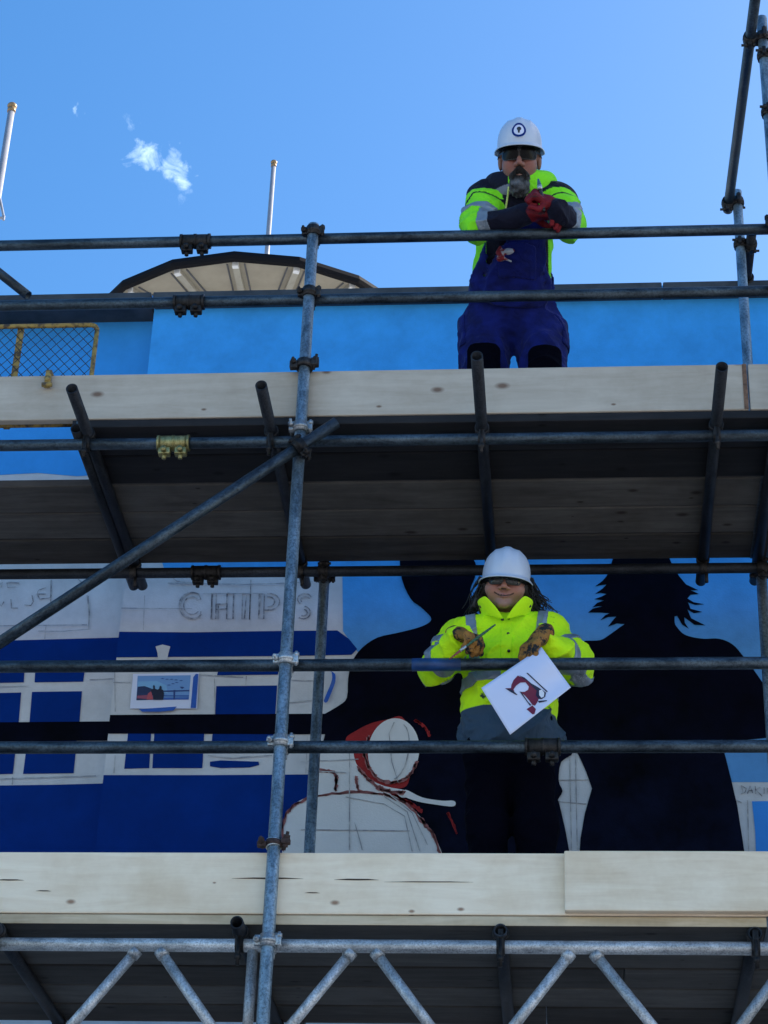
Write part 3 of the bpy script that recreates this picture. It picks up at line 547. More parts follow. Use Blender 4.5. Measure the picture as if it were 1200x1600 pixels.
# blue tape wound on the lower top rail
bm = bmesh.new(); xt = at(682, 1040, RY)[0]; ring(bm, (xt, RY, ZR2), X, TR+0.0003, TR+0.0012, 0.19)
onto(obj('tape_wrap', bm, mat('tape_wrap', (0.010, 0.045, 0.15), 0.45, var=0.3, vscale=20), None, True), rail[ZR2])

# ------------------------------------------------------------------ boards
BW, BT = 0.225, 0.038; BG = 0.014
def board(name, x0, x1, y0, z0, wy, hz, m, label, cat, group=None, bands=True):
    """a scaffold board lying (wy wide) or on edge; origin at its left end; steel bands near the ends"""
    bm = bmesh.new(); L = x1-x0; box(bm, (L/2, wy/2, hz/2), (L, wy, hz), None, 0.006)
    o = obj(name, bm, [M[q] for q in m] if isinstance(m, list) else M[m]); o.location = (x0, y0, z0); tag(o, label, cat, group)
    if isinstance(m, list):                                   # pale colour on the front edge, dark on the other faces
        for f_ in o.data.polygons: f_.material_index = 1 if f_.normal.y < -0.5 else 0
    if bands:
        for xx in (0.035, L-0.035):
            bm = bmesh.new(); box(bm, (xx, wy/2, hz/2), (0.032, wy+0.003, hz+0.003)); obj('end_band', bm, M['endband'], o)
    return o
DZ1, DZ2 = Z1+3*TR+0.001, Z2+3*TR+0.001
YD = 0.034
rows_lo = [(-3.9, at(1212, 1445, 0.03)[0]+0.02), (-3.3, 1.15), (-3.9, 0.2), (-2.9, 1.0), (-3.9, -0.1)]
ordn = ['outermost', 'second', 'middle', 'fourth', 'innermost']
for i in range(5):
    y = YD+i*(BW+BG-0.005)
    xs_ = rows_lo[i]
    for a, b, w_ in ((xs_[0], xs_[1], 'long'), (xs_[1]+0.0015, 3.4, 'short')):
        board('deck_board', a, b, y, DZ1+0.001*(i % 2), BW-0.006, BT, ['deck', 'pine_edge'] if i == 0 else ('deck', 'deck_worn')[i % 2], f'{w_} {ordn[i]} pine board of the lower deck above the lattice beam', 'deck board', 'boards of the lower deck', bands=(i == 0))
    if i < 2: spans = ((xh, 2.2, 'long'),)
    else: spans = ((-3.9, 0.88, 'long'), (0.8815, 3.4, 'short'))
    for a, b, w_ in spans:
        board('deck_board', a, b, y, DZ2+0.001*(i % 2), BW-0.006, BT, 'deck_dark' if i < 2 else ('deck_worn', 'deck_worn', 'deck')[i-2], f'{w_} {ordn[i]} {"dark" if i < 2 else "weathered brown"} board of the upper deck', 'deck board', 'boards of the upper deck')
TZ2 = DZ2+BT+0.002; TZ1 = DZ1+BT+0.002
xt = at(1169, 600, 0.03)[0]
board('toe_board', -3.9, xt-0.003, YD-0.004, TZ2, BT, BW, 'pine_grey', 'long greyish pine toe board along the upper deck edge', 'toe board', bands=False)
board('toe_board', xt+0.003, 3.4, YD-0.004, TZ2, BT, BW, 'pine_grey', 'short greyish pine toe board butted against the long one, upper deck', 'toe board', bands=False)
bm = bmesh.new(); box(bm, (xt-0.012, YD-0.0055, TZ2+BW/2), (0.018, 0.003, BW-0.004)); o = obj('end_strip', bm, mat('end_strip', (0.16, 0.085, 0.05), 0.8, var=0.4, vscale=50))
tb0 = [q for q in bpy.data.objects if q.name.startswith('toe_board') and q['label'].startswith('long greyish')][0]; o.parent = tb0; o.matrix_parent_inverse = Matrix.Translation(-tb0.location)
xo = at(882, 1380, 0.0)[0]
board('toe_board', -3.9, xo+0.9, YD-0.004, TZ1, BT, BW+0.013, 'pine', 'long pale pine toe board along the lower deck edge, crossed by the standard', 'toe board', bands=False)
board('toe_board', xo, 3.4, YD-0.004-BT-0.003, TZ1+0.003, BT, BW+0.004, 'pine', 'pale knotty pine toe board overlapping in front at the lower deck', 'toe board', bands=False)

ck = mat('crack', (0.05, 0.03, 0.02), 0.9)
tb_lo = [o for o in bpy.data.objects if o.name.startswith('toe_board') and 'crossed' in o['label']][0]
for x0, x1, y_, hh in ((362, 474, 1372.5, 1.5), (522, 592, 1374.5, 1.6), (-10, 38, 1375, 1.3), (56, 80, 1392, 1.0), (476, 500, 1395, 1.0), (600, 740, 1378, 0.9)):
    mid = [(x0, y_), (x0+(x1-x0)*0.3, y_-hh), (x0+(x1-x0)*0.75, y_-hh*0.8), (x1, y_+0.4), (x0+(x1-x0)*0.5, y_+hh*0.6)]
    o = sheet('crack', [at(x, y, YD-0.0055) for x, y in mid], ck, None, 0.001); o.parent = tb_lo; o.matrix_parent_inverse = Matrix.Translation(-tb_lo.location)
# ------------------------------------------------------------------ open mesh hatch behind the upper toe board
HY = YD+BT+0.02; hx1 = at(153, 506, HY)[0]; hx0 = -3.2; hz0 = DZ2+BT+0.004; hz1 = at(80, 509, HY)[2]
hatch = thing('mesh_hatch', 'open yellow-framed chain-link hatch gate behind the upper toe board', 'hatch', ((hx0+hx1)/2, HY, hz0))
def hp(o): return world_child(o, hatch)
bm = bmesh.new(); rc = 0.03; pth = [Vector((hx0, HY, hz0+0.012)), Vector((hx1, HY, hz0+0.012)), Vector((hx1, HY, hz1-rc))] + [Vector((hx1-rc+rc*math.cos(R_(a)), HY, hz1-rc+rc*math.sin(R_(a)))) for a in (20, 45, 70, 90)] + [Vector((hx0, HY, hz1)), Vector((hx0, HY, hz0+0.012))]
for a, b in zip(pth, pth[1:]): cyl(bm, a, b, 0.0105, 12)
hp(obj('frame', bm, M['yellow'], None, True))
xb = at(27, 545, HY)[0]
bm = bmesh.new(); box(bm, (xb, HY+0.014, (hz0+hz1)/2), (0.028, 0.012, hz1-hz0-0.01), None, 0.002); hp(obj('cross_bar', bm, M['yellow']))
bm = bmesh.new(); pw = 0.046; ph = 0.052
def wire(a, b):
    d = (b-a).normalized(); n1 = Vector((-d.z, 0, d.x))*0.0017; n2 = Vector((0, 0.0017, 0)); vv = []
    for p in (a, b): vv.append([bm.verts.new(p+s) for s in (n1, n2, -n1, -n2)])
    for i in range(4): bm.faces.new((vv[0][i], vv[0][(i+1) % 4], vv[1][(i+1) % 4], vv[1][i]))
H = hz1-hz0-0.012; sl_ = ph/pw
for s, yo in ((1, -0.0025), (-1, 0.0025)):
    x = hx0-H/sl_
    while x < hx1+H/sl_:
        a = Vector((x, HY+yo, hz0+0.012)); b = Vector((x+H/sl_, HY+yo, hz1)) if s > 0 else Vector((x-H/sl_, HY+yo, hz1))
        for q, r_ in ((a, b), (b, a)):                        # clip to the frame
            for lim, sg in ((hx0, 1), (hx1, -1)):
                if (q.x-lim)*sg < 0 and (r_.x-lim)*sg > 0:
                    t__ = (lim-q.x)/(r_.x-q.x); q.xyz = q+(r_-q)*t__
        if min(a.x, b.x) >= hx0-1e-3 and max(a.x, b.x) <= hx1+1e-3 and (a-b).length > 0.01: wire(a, b)
        x += pw
hp(tag(obj('chain_link', bm, M['wire']), kind='stuff'))
bm = bmesh.new(); hk = at(75, 590, YD-0.02); zt = TZ2+BW
box(bm, (hk.x, YD+0.016, zt+0.012), (0.026, 0.075, 0.012), None, 0.003); box(bm, (hk.x, YD-0.017, zt-0.028), (0.026, 0.012, 0.085), None, 0.003)
cyl(bm, (hk.x-0.02, YD-0.026, zt-0.062), (hk.x+0.022, YD-0.026, zt-0.062), 0.010, 12); cyl(bm, (hk.x, YD-0.03, zt-0.03), (hk.x, YD-0.01, zt-0.03), 0.013, 12)
cyl(bm, (hk.x+0.008, HY-0.004, zt+0.03), (hk.x+0.008, HY-0.004, zt+0.005), 0.012, 12)
hp(obj('hook', bm, M['yellow'], None, True))

# ------------------------------------------------------------------ print taped to the wall, stray tape
def flat(name, pts, Yp, m, parent, th=0.0008): return world_child(sheet(name, [at(x, y, Yp) for x, y in pts], m, None, th), parent)
YP = WY-0.013
pr = thing('taped_print', 'white photo print of two figures at the seafront taped to the wall', 'print', at(256, 1106, YP))
flat('paper', [(208, 1053), (311, 1051), (308, 1107), (203, 1107)], YP, M['paper'], pr)
def fm(n, c): return mat(n, c, 0.5)
pic = flat('picture', [(215, 1056), (298, 1055), (295, 1093), (213, 1094)], YP-0.0012, fm('print_sky', (0.16, 0.32, 0.62)), pr)
def ink(pts, c, k): o = flat('ink', pts, YP-0.0012-0.001*k, fm('ink', c), pr); return o
ink([(216, 1065), (245, 1064), (260, 1071), (262, 1083), (214, 1083)], (0.20, 0.42, 0.68), 1)
ink([(215, 1073), (226, 1072), (237, 1076), (240, 1085), (232, 1093.4), (213, 1094)], (0.015, 0.03, 0.10), 2)
ink([(214, 1087), (230, 1086), (236, 1090), (228, 1092), (214, 1091)], (0.30, 0.07, 0.12), 3)
ink([(253, 1079), (296, 1078), (296, 1080), (253, 1081)], (0.02, 0.05, 0.20), 2); ink([(256, 1086), (295, 1086), (295, 1088.5), (256, 1088)], (0.05, 0.14, 0.42), 2); ink([(271, 1078), (274, 1078), (273, 1093), (271, 1093)], (0.02, 0.05, 0.2), 3); ink([(255, 1090), (295, 1089.5), (294.5, 1093), (255, 1093)], (0.04, 0.12, 0.42), 2)
ink([(231, 1084), (236, 1080), (239, 1090), (239, 1093), (229, 1093)], (0.45, 0.08, 0.10), 4)
fig = [(235.5, 1080), (237, 1077), (239.5, 1076), (239, 1072), (240.5, 1070), (242, 1072), (242, 1076), (246, 1077.5), (248.5, 1076.5), (249.5, 1072), (251, 1071.5), (252.5, 1073), (252.5, 1077), (255, 1078), (256, 1083), (255, 1093.2), (239.5, 1093.4), (239, 1084)]
ink(fig, (0.006, 0.008, 0.03), 5)
for x, y in ((254, 1060), (261, 1061), (268, 1061), (275, 1062), (283, 1063), (264, 1070), (270, 1068), (276, 1066)): ink([(x-3, y+.4), (x, y-.6), (x+3, y+.2), (x, y+1)], (0.05, 0.12, 0.36), 2)
ink([(281, 1073), (285, 1073), (288, 1074), (285, 1076), (283, 1075.5)], (0.02, 0.05, 0.2), 2)
flat('tape', [(302, 1058), (306, 1053), (310, 1053), (306, 1106), (298, 1106)], YP-0.004, M['tape'], pr); flat('tape', [(217, 1108), (276, 1104), (271, 1110), (250, 1112), (222, 1112)], YP-0.004, M['tape'], pr)
ts = smooth_pts([(516, 1048), (521, 1052), (521, 1064), (515, 1080), (508, 1097)], 5); wd = [2.2, 3.2, 3.6, 3.8, 1.6]
poly = [(x-wd[min(4, i//5)]/1.2, y) for i, (x, y) in enumerate([p[:2] for p in smooth_pts([(a, b, 0) for a, b in ((516, 1048), (521, 1052), (521, 1064), (515, 1080), (508, 1097))], 5)])]
poly2 = [(x+2*wd[min(4, i//5)]/1.2, y+1) for i, (x, y) in enumerate(poly)][::-1]
o = sheet('masking_tape', [at(x, y, WY-0.016+0.004*math.sin(y*0.2)) for x, y in poly+poly2], M['tape'], None); tag(o, 'blue strip of masking tape hanging on the bare wall beside the standard', 'tape')

# ------------------------------------------------------------------ implicit surfaces for bodies and clothing
def nrm(v): v = np.asarray(v, np.float32); return v/np.linalg.norm(v)
def caps(P, a, b, ra, rb, sx_=1.0):
    a = np.asarray(a, np.float32); b = np.asarray(b, np.float32); Q = P-a; ab = b-a
    if sx_ != 1.0: Q = Q*np.array([1/sx_, 1, 1], np.float32); ab = ab*np.array([1/sx_, 1, 1], np.float32)
    t = np.clip(Q@ab/max(ab@ab, 1e-9), 0, 1); return np.linalg.norm(Q-t[:, None]*ab, axis=1)-(ra+(rb-ra)*t)
def seg_t(P, a, b): a = np.asarray(a, np.float32); ab = np.asarray(b, np.float32)-a; return (P-a)@ab/(ab@ab)
def ell(P, c, r):
    r = np.asarray(r, np.float32); q = (P-np.asarray(c, np.float32))/r; k = np.linalg.norm(q, axis=1); k2 = np.linalg.norm(q/r, axis=1); return k*(k-1)/np.maximum(k2, 1e-6)
def rbox(P, c, h, r): q = np.abs(P-np.asarray(c, np.float32))-(np.asarray(h, np.float32)-r); return np.linalg.norm(np.maximum(q, 0), axis=1)+np.minimum(q.max(1), 0)-r
def smin(a, b, k): h = np.clip(0.5+0.5*(b-a)/k, 0, 1); return b+(a-b)*h-k*h*(1-h)
def smax(a, b, k): return -smin(-a, -b, k)
def uni(k, *ds):
    d = ds[0]
    for e in ds[1:]: d = smin(d, e, k)
    return d
def wob(P, f, seed, n=6):
    r = np.random.RandomState(seed); o = np.zeros(len(P), np.float32)
    for _ in range(n):
        k = r.normal(size=3); k *= f*r.uniform(0.6, 1.6)/np.linalg.norm(k); o += np.sin(P@k.astype(np.float32)+r.uniform(0, 6.28))
    return o/n**0.5
def surf(name, F, lo, hi, h, m, parent, colf=None, smooth=True):
    """surface nets on the zero set of F, evaluated only in blocks near the surface; built in world space"""
    lo = np.array(lo, np.float64); hi = np.array(hi, np.float64); B = 6
    nb = np.maximum(1, np.ceil((hi-lo)/(h*B)).astype(int)); n = nb*B+1
    cc = np.stack(np.meshgrid(*[np.arange(k)+0.5 for k in nb], indexing='ij'), -1).reshape(-1, 3)
    dc = F((lo+cc*B*h).astype(np.float32)).reshape(nb); act = np.abs(dc) < B*h*1.6
    D = np.full(n, 1.0, np.float32)
    D[:-1, :-1, :-1] = np.repeat(np.repeat(np.repeat(np.where(dc < 0, -1.0, 1.0), B, 0), B, 1), B, 2)
    mk = np.zeros(n, bool); off = np.arange(B+1)
    for (i, j, k) in np.argwhere(act): mk[i*B:i*B+B+1, j*B:j*B+B+1, k*B:k*B+B+1] = True
    idx = np.argwhere(mk); val = np.empty(len(idx), np.float32)
    for s0 in range(0, len(idx), 400000): val[s0:s0+400000] = F((lo+idx[s0:s0+400000]*h).astype(np.float32))
    D[tuple(idx.T)] = val
    ins = D < 0; cnt = np.zeros(n-1, np.int8); C8 = [(i, j, k) for i in (0, 1) for j in (0, 1) for k in (0, 1)]
    def sl3(A, o): return A[o[0]:A.shape[0]-1+o[0], o[1]:A.shape[1]-1+o[1], o[2]:A.shape[2]-1+o[2]]
    for o_ in C8: cnt += sl3(ins, o_)
    cell = np.argwhere((cnt > 0) & (cnt < 8)); vid = np.full(n-1, -1, np.int64); vid[tuple(cell.T)] = np.arange(len(cell))
    acc = np.zeros((len(cell), 3)); num = np.zeros(len(cell))
    for o_ in C8:
        for ax in range(3):
            if o_[ax]: continue
            p_ = list(o_); p_[ax] = 1; d0 = D[tuple((cell+o_).T)]; d1 = D[tuple((cell+p_).T)]; c_ = (d0 < 0) != (d1 < 0)
            t = np.where(c_, d0/np.where(d0 == d1, 1, d0-d1), 0); q = np.array(o_, float)[None].repeat(len(cell), 0); q[:, ax] += t; acc += q*c_[:, None]; num += c_
    V = lo+h*(cell+acc/np.maximum(num, 1)[:, None]); Fc = []
    for ax in range(3):
        u, v_ = [(1, 2), (2, 0), (0, 1)][ax]; s0 = [slice(1, -1)]*3; s1 = [slice(1, -1)]*3; s0[ax] = slice(0, -1); s1[ax] = slice(1, None)
        a = ins[tuple(s0)]; b = ins[tuple(s1)]; e = np.argwhere(a != b); base = e+1; base[:, ax] -= 1
        fl = a[tuple(e.T)]
        def g_(du, dv): q = base.copy(); q[:, u] += du; q[:, v_] += dv; return vid[tuple(q.T)]
        quad = np.stack([g_(-1, -1), g_(0, -1), g_(0, 0), g_(-1, 0)], 1); quad[~fl] = quad[~fl][:, ::-1]; Fc.append(quad)
    Fc = np.concatenate(Fc); Fc = Fc[(Fc >= 0).all(1)]
    me = bpy.data.meshes.new(name); me.vertices.add(len(V)); me.vertices.foreach_set('co', V.astype(np.float32).ravel()); me.loops.add(len(Fc)*4); me.loops.foreach_set('vertex_index', Fc.ravel().astype(np.int32))
    me.polygons.add(len(Fc)); me.polygons.foreach_set('loop_start', np.arange(0, len(Fc)*4, 4, dtype=np.int32)); me.update(calc_edges=True); me.validate()
    me.polygons.foreach_set('use_smooth', [smooth]*len(me.polygons)); me.materials.append(m)
    if colf is not None:
        ca = me.color_attributes.new('Col', 'FLOAT_COLOR', 'POINT'); c = np.ones((len(V), 4), np.float32); c[:, :3] = colf(V.astype(np.float32)); ca.data.foreach_set('color', c.ravel())
    o = link(name, me); return world_child(o, parent) if parent is not None else o
def cloth(name, rough=0.85, sheen=0.3, bump=0.5, bscale=35, dirt=None, dscale=14, dlo=0.60, spec=0.2, base=None, sss=0.0, var=0.12):
    """fabric or skin: vertex colour (or one colour) with mottling, creases in the bump, optional paint or dirt stains"""
    m = bpy.data.materials.new(name); m.use_nodes = True; t = m.node_tree; L = t.links.new; p = t.nodes['Principled BSDF']
    p.inputs['Roughness'].default_value = rough; p.inputs['Specular IOR Level'].default_value = spec; p.inputs['Sheen Weight'].default_value = sheen*0.2
    c = N(t, 'ShaderNodeTexCoord'); n = N(t, 'ShaderNodeTexNoise', Scale=18.0, Detail=6.0); L(c.outputs['Object'], n.inputs['Vector'])
    cr = N(t, 'ShaderNodeValToRGB'); cr.color_ramp.elements[0].position = 0.3; cr.color_ramp.elements[1].position = 0.7; cr.color_ramp.elements[0].color = (1-var,)*3+(1,); cr.color_ramp.elements[1].color = (1+var*0.6,)*3+(1,); L(n.outputs[0], cr.inputs[0])
    mu = N(t, 'ShaderNodeMixRGB', blend_type='MULTIPLY'); mu.inputs[0].default_value = 1; L(cr.outputs[0], mu.inputs[2])
    if base: mu.inputs[1].default_value = (*base, 1)
    else:
        at_ = N(t, 'ShaderNodeAttribute'); at_.attribute_name = 'Col'; L(at_.outputs['Color'], mu.inputs[1])
    src = mu.outputs[0]
    if dirt:
        n3 = N(t, 'ShaderNodeTexNoise', Scale=dscale, Detail=8.0, Roughness=0.7); L(c.outputs['Object'], n3.inputs['Vector'])
        r3 = N(t, 'ShaderNodeValToRGB'); r3.color_ramp.elements[0].position = dlo; r3.color_ramp.elements[1].position = dlo+0.05; L(n3.outputs[0], r3.inputs[0])
        mx_ = N(t, 'ShaderNodeMixRGB'); mx_.inputs[2].default_value = (*dirt, 1); L(r3.outputs[0], mx_.inputs[0]); L(src, mx_.inputs[1]); src = mx_.outputs[0]
    L(src, p.inputs['Base Color'])
    if sss: p.inputs['Subsurface Weight'].default_value = sss; p.inputs['Subsurface Radius'].default_value = (0.012, 0.005, 0.003)
    n2 = N(t, 'ShaderNodeTexNoise', Scale=bscale, Detail=5.0, Distortion=1.2); L(c.outputs['Object'], n2.inputs['Vector'])
    b = N(t, 'ShaderNodeBump', Strength=bump, Distance=0.012); L(n2.outputs[0], b.inputs['Height']); L(b.outputs[0], p.inputs['Normal'])
    return m
LIME, NAVY, SLATE = (0.60, 0.95, 0.006), (0.004, 0.005, 0.018), (0.035, 0.065, 0.105)
LIME2 = (0.24, 0.84, 0.02)
M.update(skin=cloth('skin', 0.5, 0, 0.12, 90, spec=0.4, sss=0.15, var=0.08), hivis=cloth('hi_vis', 0.75, 0.2, 0.9, 17, var=0.06),
    hivis_dirty=cloth('hi_vis_stained', 0.7, 0.2, 0.9, 15, dirt=(0.02, 0.035, 0.03), dscale=11, dlo=0.645, var=0.08),
    reflect=mat('reflective_tape', (0.22, 0.26, 0.31), 0.40, 0.3, var=0.1, vscale=30), dungaree=cloth('dungaree', 0.85, 0.3, 0.6, 20, dirt=(0.35, 0.38, 0.45), dscale=20, dlo=0.735, base=(0.0030, 0.0090, 0.120), var=0.5),
    black_cloth=cloth('black_cloth', 0.95, 0.0, 0.5, 22, base=(0.0012, 0.0014, 0.005), spec=0.05), slate_cloth=cloth('slate_cloth', 0.85, 0.3, 0.6, 18, base=SLATE, var=0.25),
    red_glove=cloth('red_glove', 0.6, 0, 0.5, 60, dirt=(0.05, 0.01, 0.015), dscale=30, dlo=0.56, base=(0.17, 0.008, 0.014), var=0.3),
    tan_glove=cloth('tan_glove', 0.65, 0, 0.5, 60, dirt=(0.016, 0.018, 0.02), dscale=26, dlo=0.49, base=(0.33, 0.15, 0.035), var=0.35),
    hivis_lime=cloth('hi_vis_lime', 0.72, 0.2, 0.35, 24, base=LIME, var=0.05), hat=mat('hard_hat', (0.50, 0.56, 0.67), 0.30, var=0.02), lens=mat('dark_lens', (0.002, 0.002, 0.003), 0.25, spec=0.12), frame=mat('glasses_frame', (0.006, 0.006, 0.008), 0.3),
    hair=mat('hair', (0.005, 0.004, 0.004), 0.5, var=0.4, vscale=60), grey_lining=cloth('grey_lining', 0.9, 0.4, 0.4, 50, base=(0.22, 0.24, 0.30)), boot=mat('boot', (0.02, 0.015, 0.012), 0.6),
    black_plastic=mat('black_plastic', (0.01, 0.01, 0.012), 0.4), cord=mat('cord', (0.72, 0.85, 0.25), 0.7), eye=mat('eye', (0.6, 0.58, 0.56), 0.2), iris=mat('iris', (0.02, 0.015, 0.01), 0.1))
beard_mat = cloth('beard', 0.8, 0, 1.0, 160, var=0.4)

class Head:
    """local axes: x to the image right, -y out of the face, z to the crown; s scales, R turns"""
    def __init__(s, c, pitch, roll=0, yaw=0, sc_=1.0, wide=1.0, tall=1.0):
        s.c = np.array(c, np.float32); s.s = sc_; s.w = wide; s.t = tall
        s.M = Matrix.Rotation(R_(yaw), 3, 'Z') @ Matrix.Rotation(R_(roll), 3, 'Y') @ Matrix.Rotation(R_(pitch), 3, 'X'); s.R = np.array(s.M, np.float32)
    def loc(s, P):
        q = ((P-s.c)@s.R)/s.s; q[:, 2] = np.where(q[:, 2] < 0.05, 0.05+(q[:, 2]-0.05)/s.t, q[:, 2]); return q
    def wld(s, p):
        p = Vector(p); p.z = 0.05+(p.z-0.05)*s.t if p.z < 0.05 else p.z; return Vector(s.c.tolist())+s.M @ (p*s.s)
    def sdf(s, P):
        q = s.loc(P)*np.array([1/s.w, 1, 1], np.float32); ax = q.copy(); ax[:, 0] = np.abs(ax[:, 0])
        d = uni(0.03, ell(q, (0, 0.012, 0.045), (0.074, 0.094, 0.090)), ell(q, (0, -0.022, -0.045), (0.058, 0.066, 0.068)))
        d = smin(d, ell(ax, (0.036, -0.055, -0.018), (0.032, 0.034, 0.036)), 0.025); d = smin(d, ell(q, (0, -0.074, -0.092), (0.026, 0.022, 0.022)), 0.02)
        d = smin(d, caps(ax, (0.012, -0.090, 0.036), (0.050, -0.074, 0.036), 0.010, 0.008), 0.014)
        d = smax(d, -ell(ax, (0.031, -0.104, 0.016), (0.019, 0.018, 0.012)), 0.012)
        d = smin(d, caps(q, (0, -0.092, 0.026), (0, -0.114, -0.014), 0.006, 0.011), 0.012); d = smin(d, ell(ax, (0.012, -0.100, -0.020), (0.010, 0.012, 0.009)), 0.006)
        d = smin(d, caps(ax, (0.0, -0.093, -0.046), (0.024, -0.083, -0.043), 0.0068, 0.003), 0.006); d = smin(d, caps(ax, (0.0, -0.092, -0.058), (0.022, -0.083, -0.052), 0.0080, 0.003), 0.006)
        d = smin(d, ell(ax, (0.076, 0.012, 0.004), (0.011, 0.020, 0.031)), 0.008)
        return smin(d, caps(q, (0, 0.03, -0.05), (0, 0.05, -0.16), 0.052, 0.058), 0.03)*s.s
def hat_r(z, h=0.124): return (1-(np.clip(z/h, 0, 1))**2.35)**(1/2.35)
def hard_hat(hd, parent, emblem=False, c=(0, 0.008, 0.050), rx=0.101, ry=0.126, h=0.124, tilt=0):
    T = Matrix.Translation(Vector(hd.c.tolist())) @ hd.M.to_4x4() @ Matrix.Scale(hd.s, 4) @ Matrix.Translation(c) @ Matrix.Rotation(R_(tilt), 4, 'X')
    bm = bmesh.new(); nu, nv = 64, 22; rows = []
    def rad(a): return 1.0
    for j in range(nv):                                       # dome from the rim up
        th = j/(nv-1)*math.pi/2*0.995; r = max(0, math.cos(th))**(2/2.35); z = h*math.sin(th)**(2/2.35); row = []
        for i in range(nu):
            a = 2*math.pi*i/nu; x = rx*r*math.sin(a); y = -ry*r*math.cos(a); rib = math.exp(-(x/0.017)**4)*0.005*min(1, th*2.2)+0.0022*(math.exp(-((abs(x)-0.045)/0.007)**2))*min(1, th*1.6); L_ = Vector((x, y, z)); nn = Vector((x/rx**2, y/ry**2, z/h**2)).normalized()
            row.append(bm.verts.new(L_+nn*rib))
        rows.append(row)
    brim = []
    for k, (e, dz) in enumerate(((0.0, -0.010), (0.45, -0.015), (1.0, -0.021), (1.0, -0.0255))):
        row = []
        for i in range(nu):
            a = 2*math.pi*i/nu; f = max(0, math.cos(a)); ext = (0.011+0.036*f**2.2)*e+0.002; x = (rx+ext)*math.sin(a); y = -(ry+ext)*math.cos(a); row.append(bm.verts.new((x, y, dz+0.004*f*f-0.006*e*(1-abs(math.cos(a))))))
        brim.append(row)
    seq = brim[::-1]+rows
    for a_, b_ in zip(seq, seq[1:]):
        for i in range(nu): bm.faces.new((a_[i], a_[(i+1) % nu], b_[(i+1) % nu], b_[i]))
    bm.faces.new(rows[-1]); bmesh.ops.transform(bm, matrix=T, verts=bm.verts)
    o = obj('hard_hat', bm, M['hat'], None, True); sm_ = o.modifiers.new('solid', 'SOLIDIFY'); sm_.thickness = 0.0035; sm_.offset = -1
    world_child(o, parent)
    bm = bmesh.new(); v0 = []                                  # inner headband
    for z in (-0.03, 0.012): v0.append([bm.verts.new(T @ Vector((0.085*math.sin(2*math.pi*i/40), -0.108*math.cos(2*math.pi*i/40), z))) for i in range(40)])
    for i in range(40): bm.faces.new((v0[0][i], v0[0][(i+1) % 40], v0[1][(i+1) % 40], v0[1][i]))
    hb = obj('headband', bm, M['black_plastic'], o, True); hb.matrix_parent_inverse = Matrix()
    if emblem:
        def dec(nm, r0, r1, m, lift, poly=None):
            bm = bmesh.new(); z0 = 0.046
            def pt(x, z):
                zz = z0+z; rr = float(hat_r(zz, h)); y = -ry*(max(1e-6, rr**2-(abs(x)/rx)**2))**0.5; nn = Vector((x/rx**2, y/ry**2, zz/h**2)).normalized(); return T @ (Vector((x, y, zz))+nn*(lift+0.0062*math.exp(-(x/0.017)**4)+0.0005))
            if poly: f = bm.faces.new([bm.verts.new(pt(x, z)) for x, z in poly]); bmesh.ops.triangulate(bm, faces=[f])
            else:
                RR = [[bm.verts.new(pt(q*math.cos(2*math.pi*i/40), q*math.sin(2*math.pi*i/40))) for i in range(40)] for q in (np.linspace(r0, r1, 4))]
                for a_, b_ in zip(RR, RR[1:]):
                    for i in range(40): bm.faces.new((a_[i], a_[(i+1) % 40], b_[(i+1) % 40], b_[i]))
            e = obj(nm, bm, M[m], o, True, False); e.matrix_parent_inverse = Matrix()
        dec('emblem_disc', 0.0005, 0.0275, 'paper', 0.0005); dec('emblem_ring', 0.0205, 0.0285, 'p_blue', 0.0012)
        dec('emblem_figure', 0, 0, 'black_plastic', 0.0014, [(-0.003, -0.013), (0.003, -0.013), (0.004, -0.004), (0.009, 0.001), (0.008, 0.009), (0.002, 0.012), (-0.005, 0.010), (-0.008, 0.003), (-0.004, -0.003)])
    return o
def hand_sdf(org, ax_x, ax_z, curl=(50, 70, 50), thumb=(0.5, 0.75, -0.4), thumb2=(0.9, 0.1, -0.4), side=1, g=1.0, spread=0.0):
    """glove: palm, four fingers bent at three knuckles, thumb off the side of the palm. +x along the hand, +z its back, +y thumb side"""
    x = nrm(ax_x); z = np.array(ax_z, np.float32); z = nrm(z-x*(z@x)); y = np.cross(z, x)*side; Rm = np.stack([x, y, z], 1); o_ = np.array(org, np.float32)
    ch = []
    for i, (yy, L) in enumerate(((0.031, 0.072), (0.0105, 0.080), (-0.0105, 0.075), (-0.030, 0.060))):
        p = np.array([0.082-0.004*abs(i-1.3), yy, 0.002]); a = 0; pts = [p]
        for c_, f_ in zip(curl, (0.45, 0.32, 0.23)):
            a += R_(c_); p = p+L*f_*np.array([math.cos(a), spread*yy*8*f_, -math.sin(a)]); pts.append(p)
        ch.append(pts)
    t0 = np.array([0.022, 0.032, -0.004]); t1 = t0+0.042*nrm(thumb); t2 = t1+0.032*nrm(thumb2)
    def F(P):
        q = ((P-o_)@Rm)/g; d = smin(rbox(q, (0.045, 0, 0), (0.046, 0.040, 0.0165), 0.015), caps(q, (-0.030, 0, 0), (0.01, 0, 0), 0.032, 0.029), 0.02)
        for pts in ch:
            fd = None
            for k in range(3):
                e = caps(q, pts[k], pts[k+1], 0.0112-0.0008*k, 0.0106-0.0008*k); fd = e if fd is None else smin(fd, e, 0.003)
            d = smin(d, fd, 0.005)
        td = smin(caps(q, t0, t1, 0.0155, 0.0125), caps(q, t1, t2, 0.0125, 0.0108), 0.004)
        return (smin(d, td, 0.008)+0.0012*wob(q, 140, 5))*g
    return F
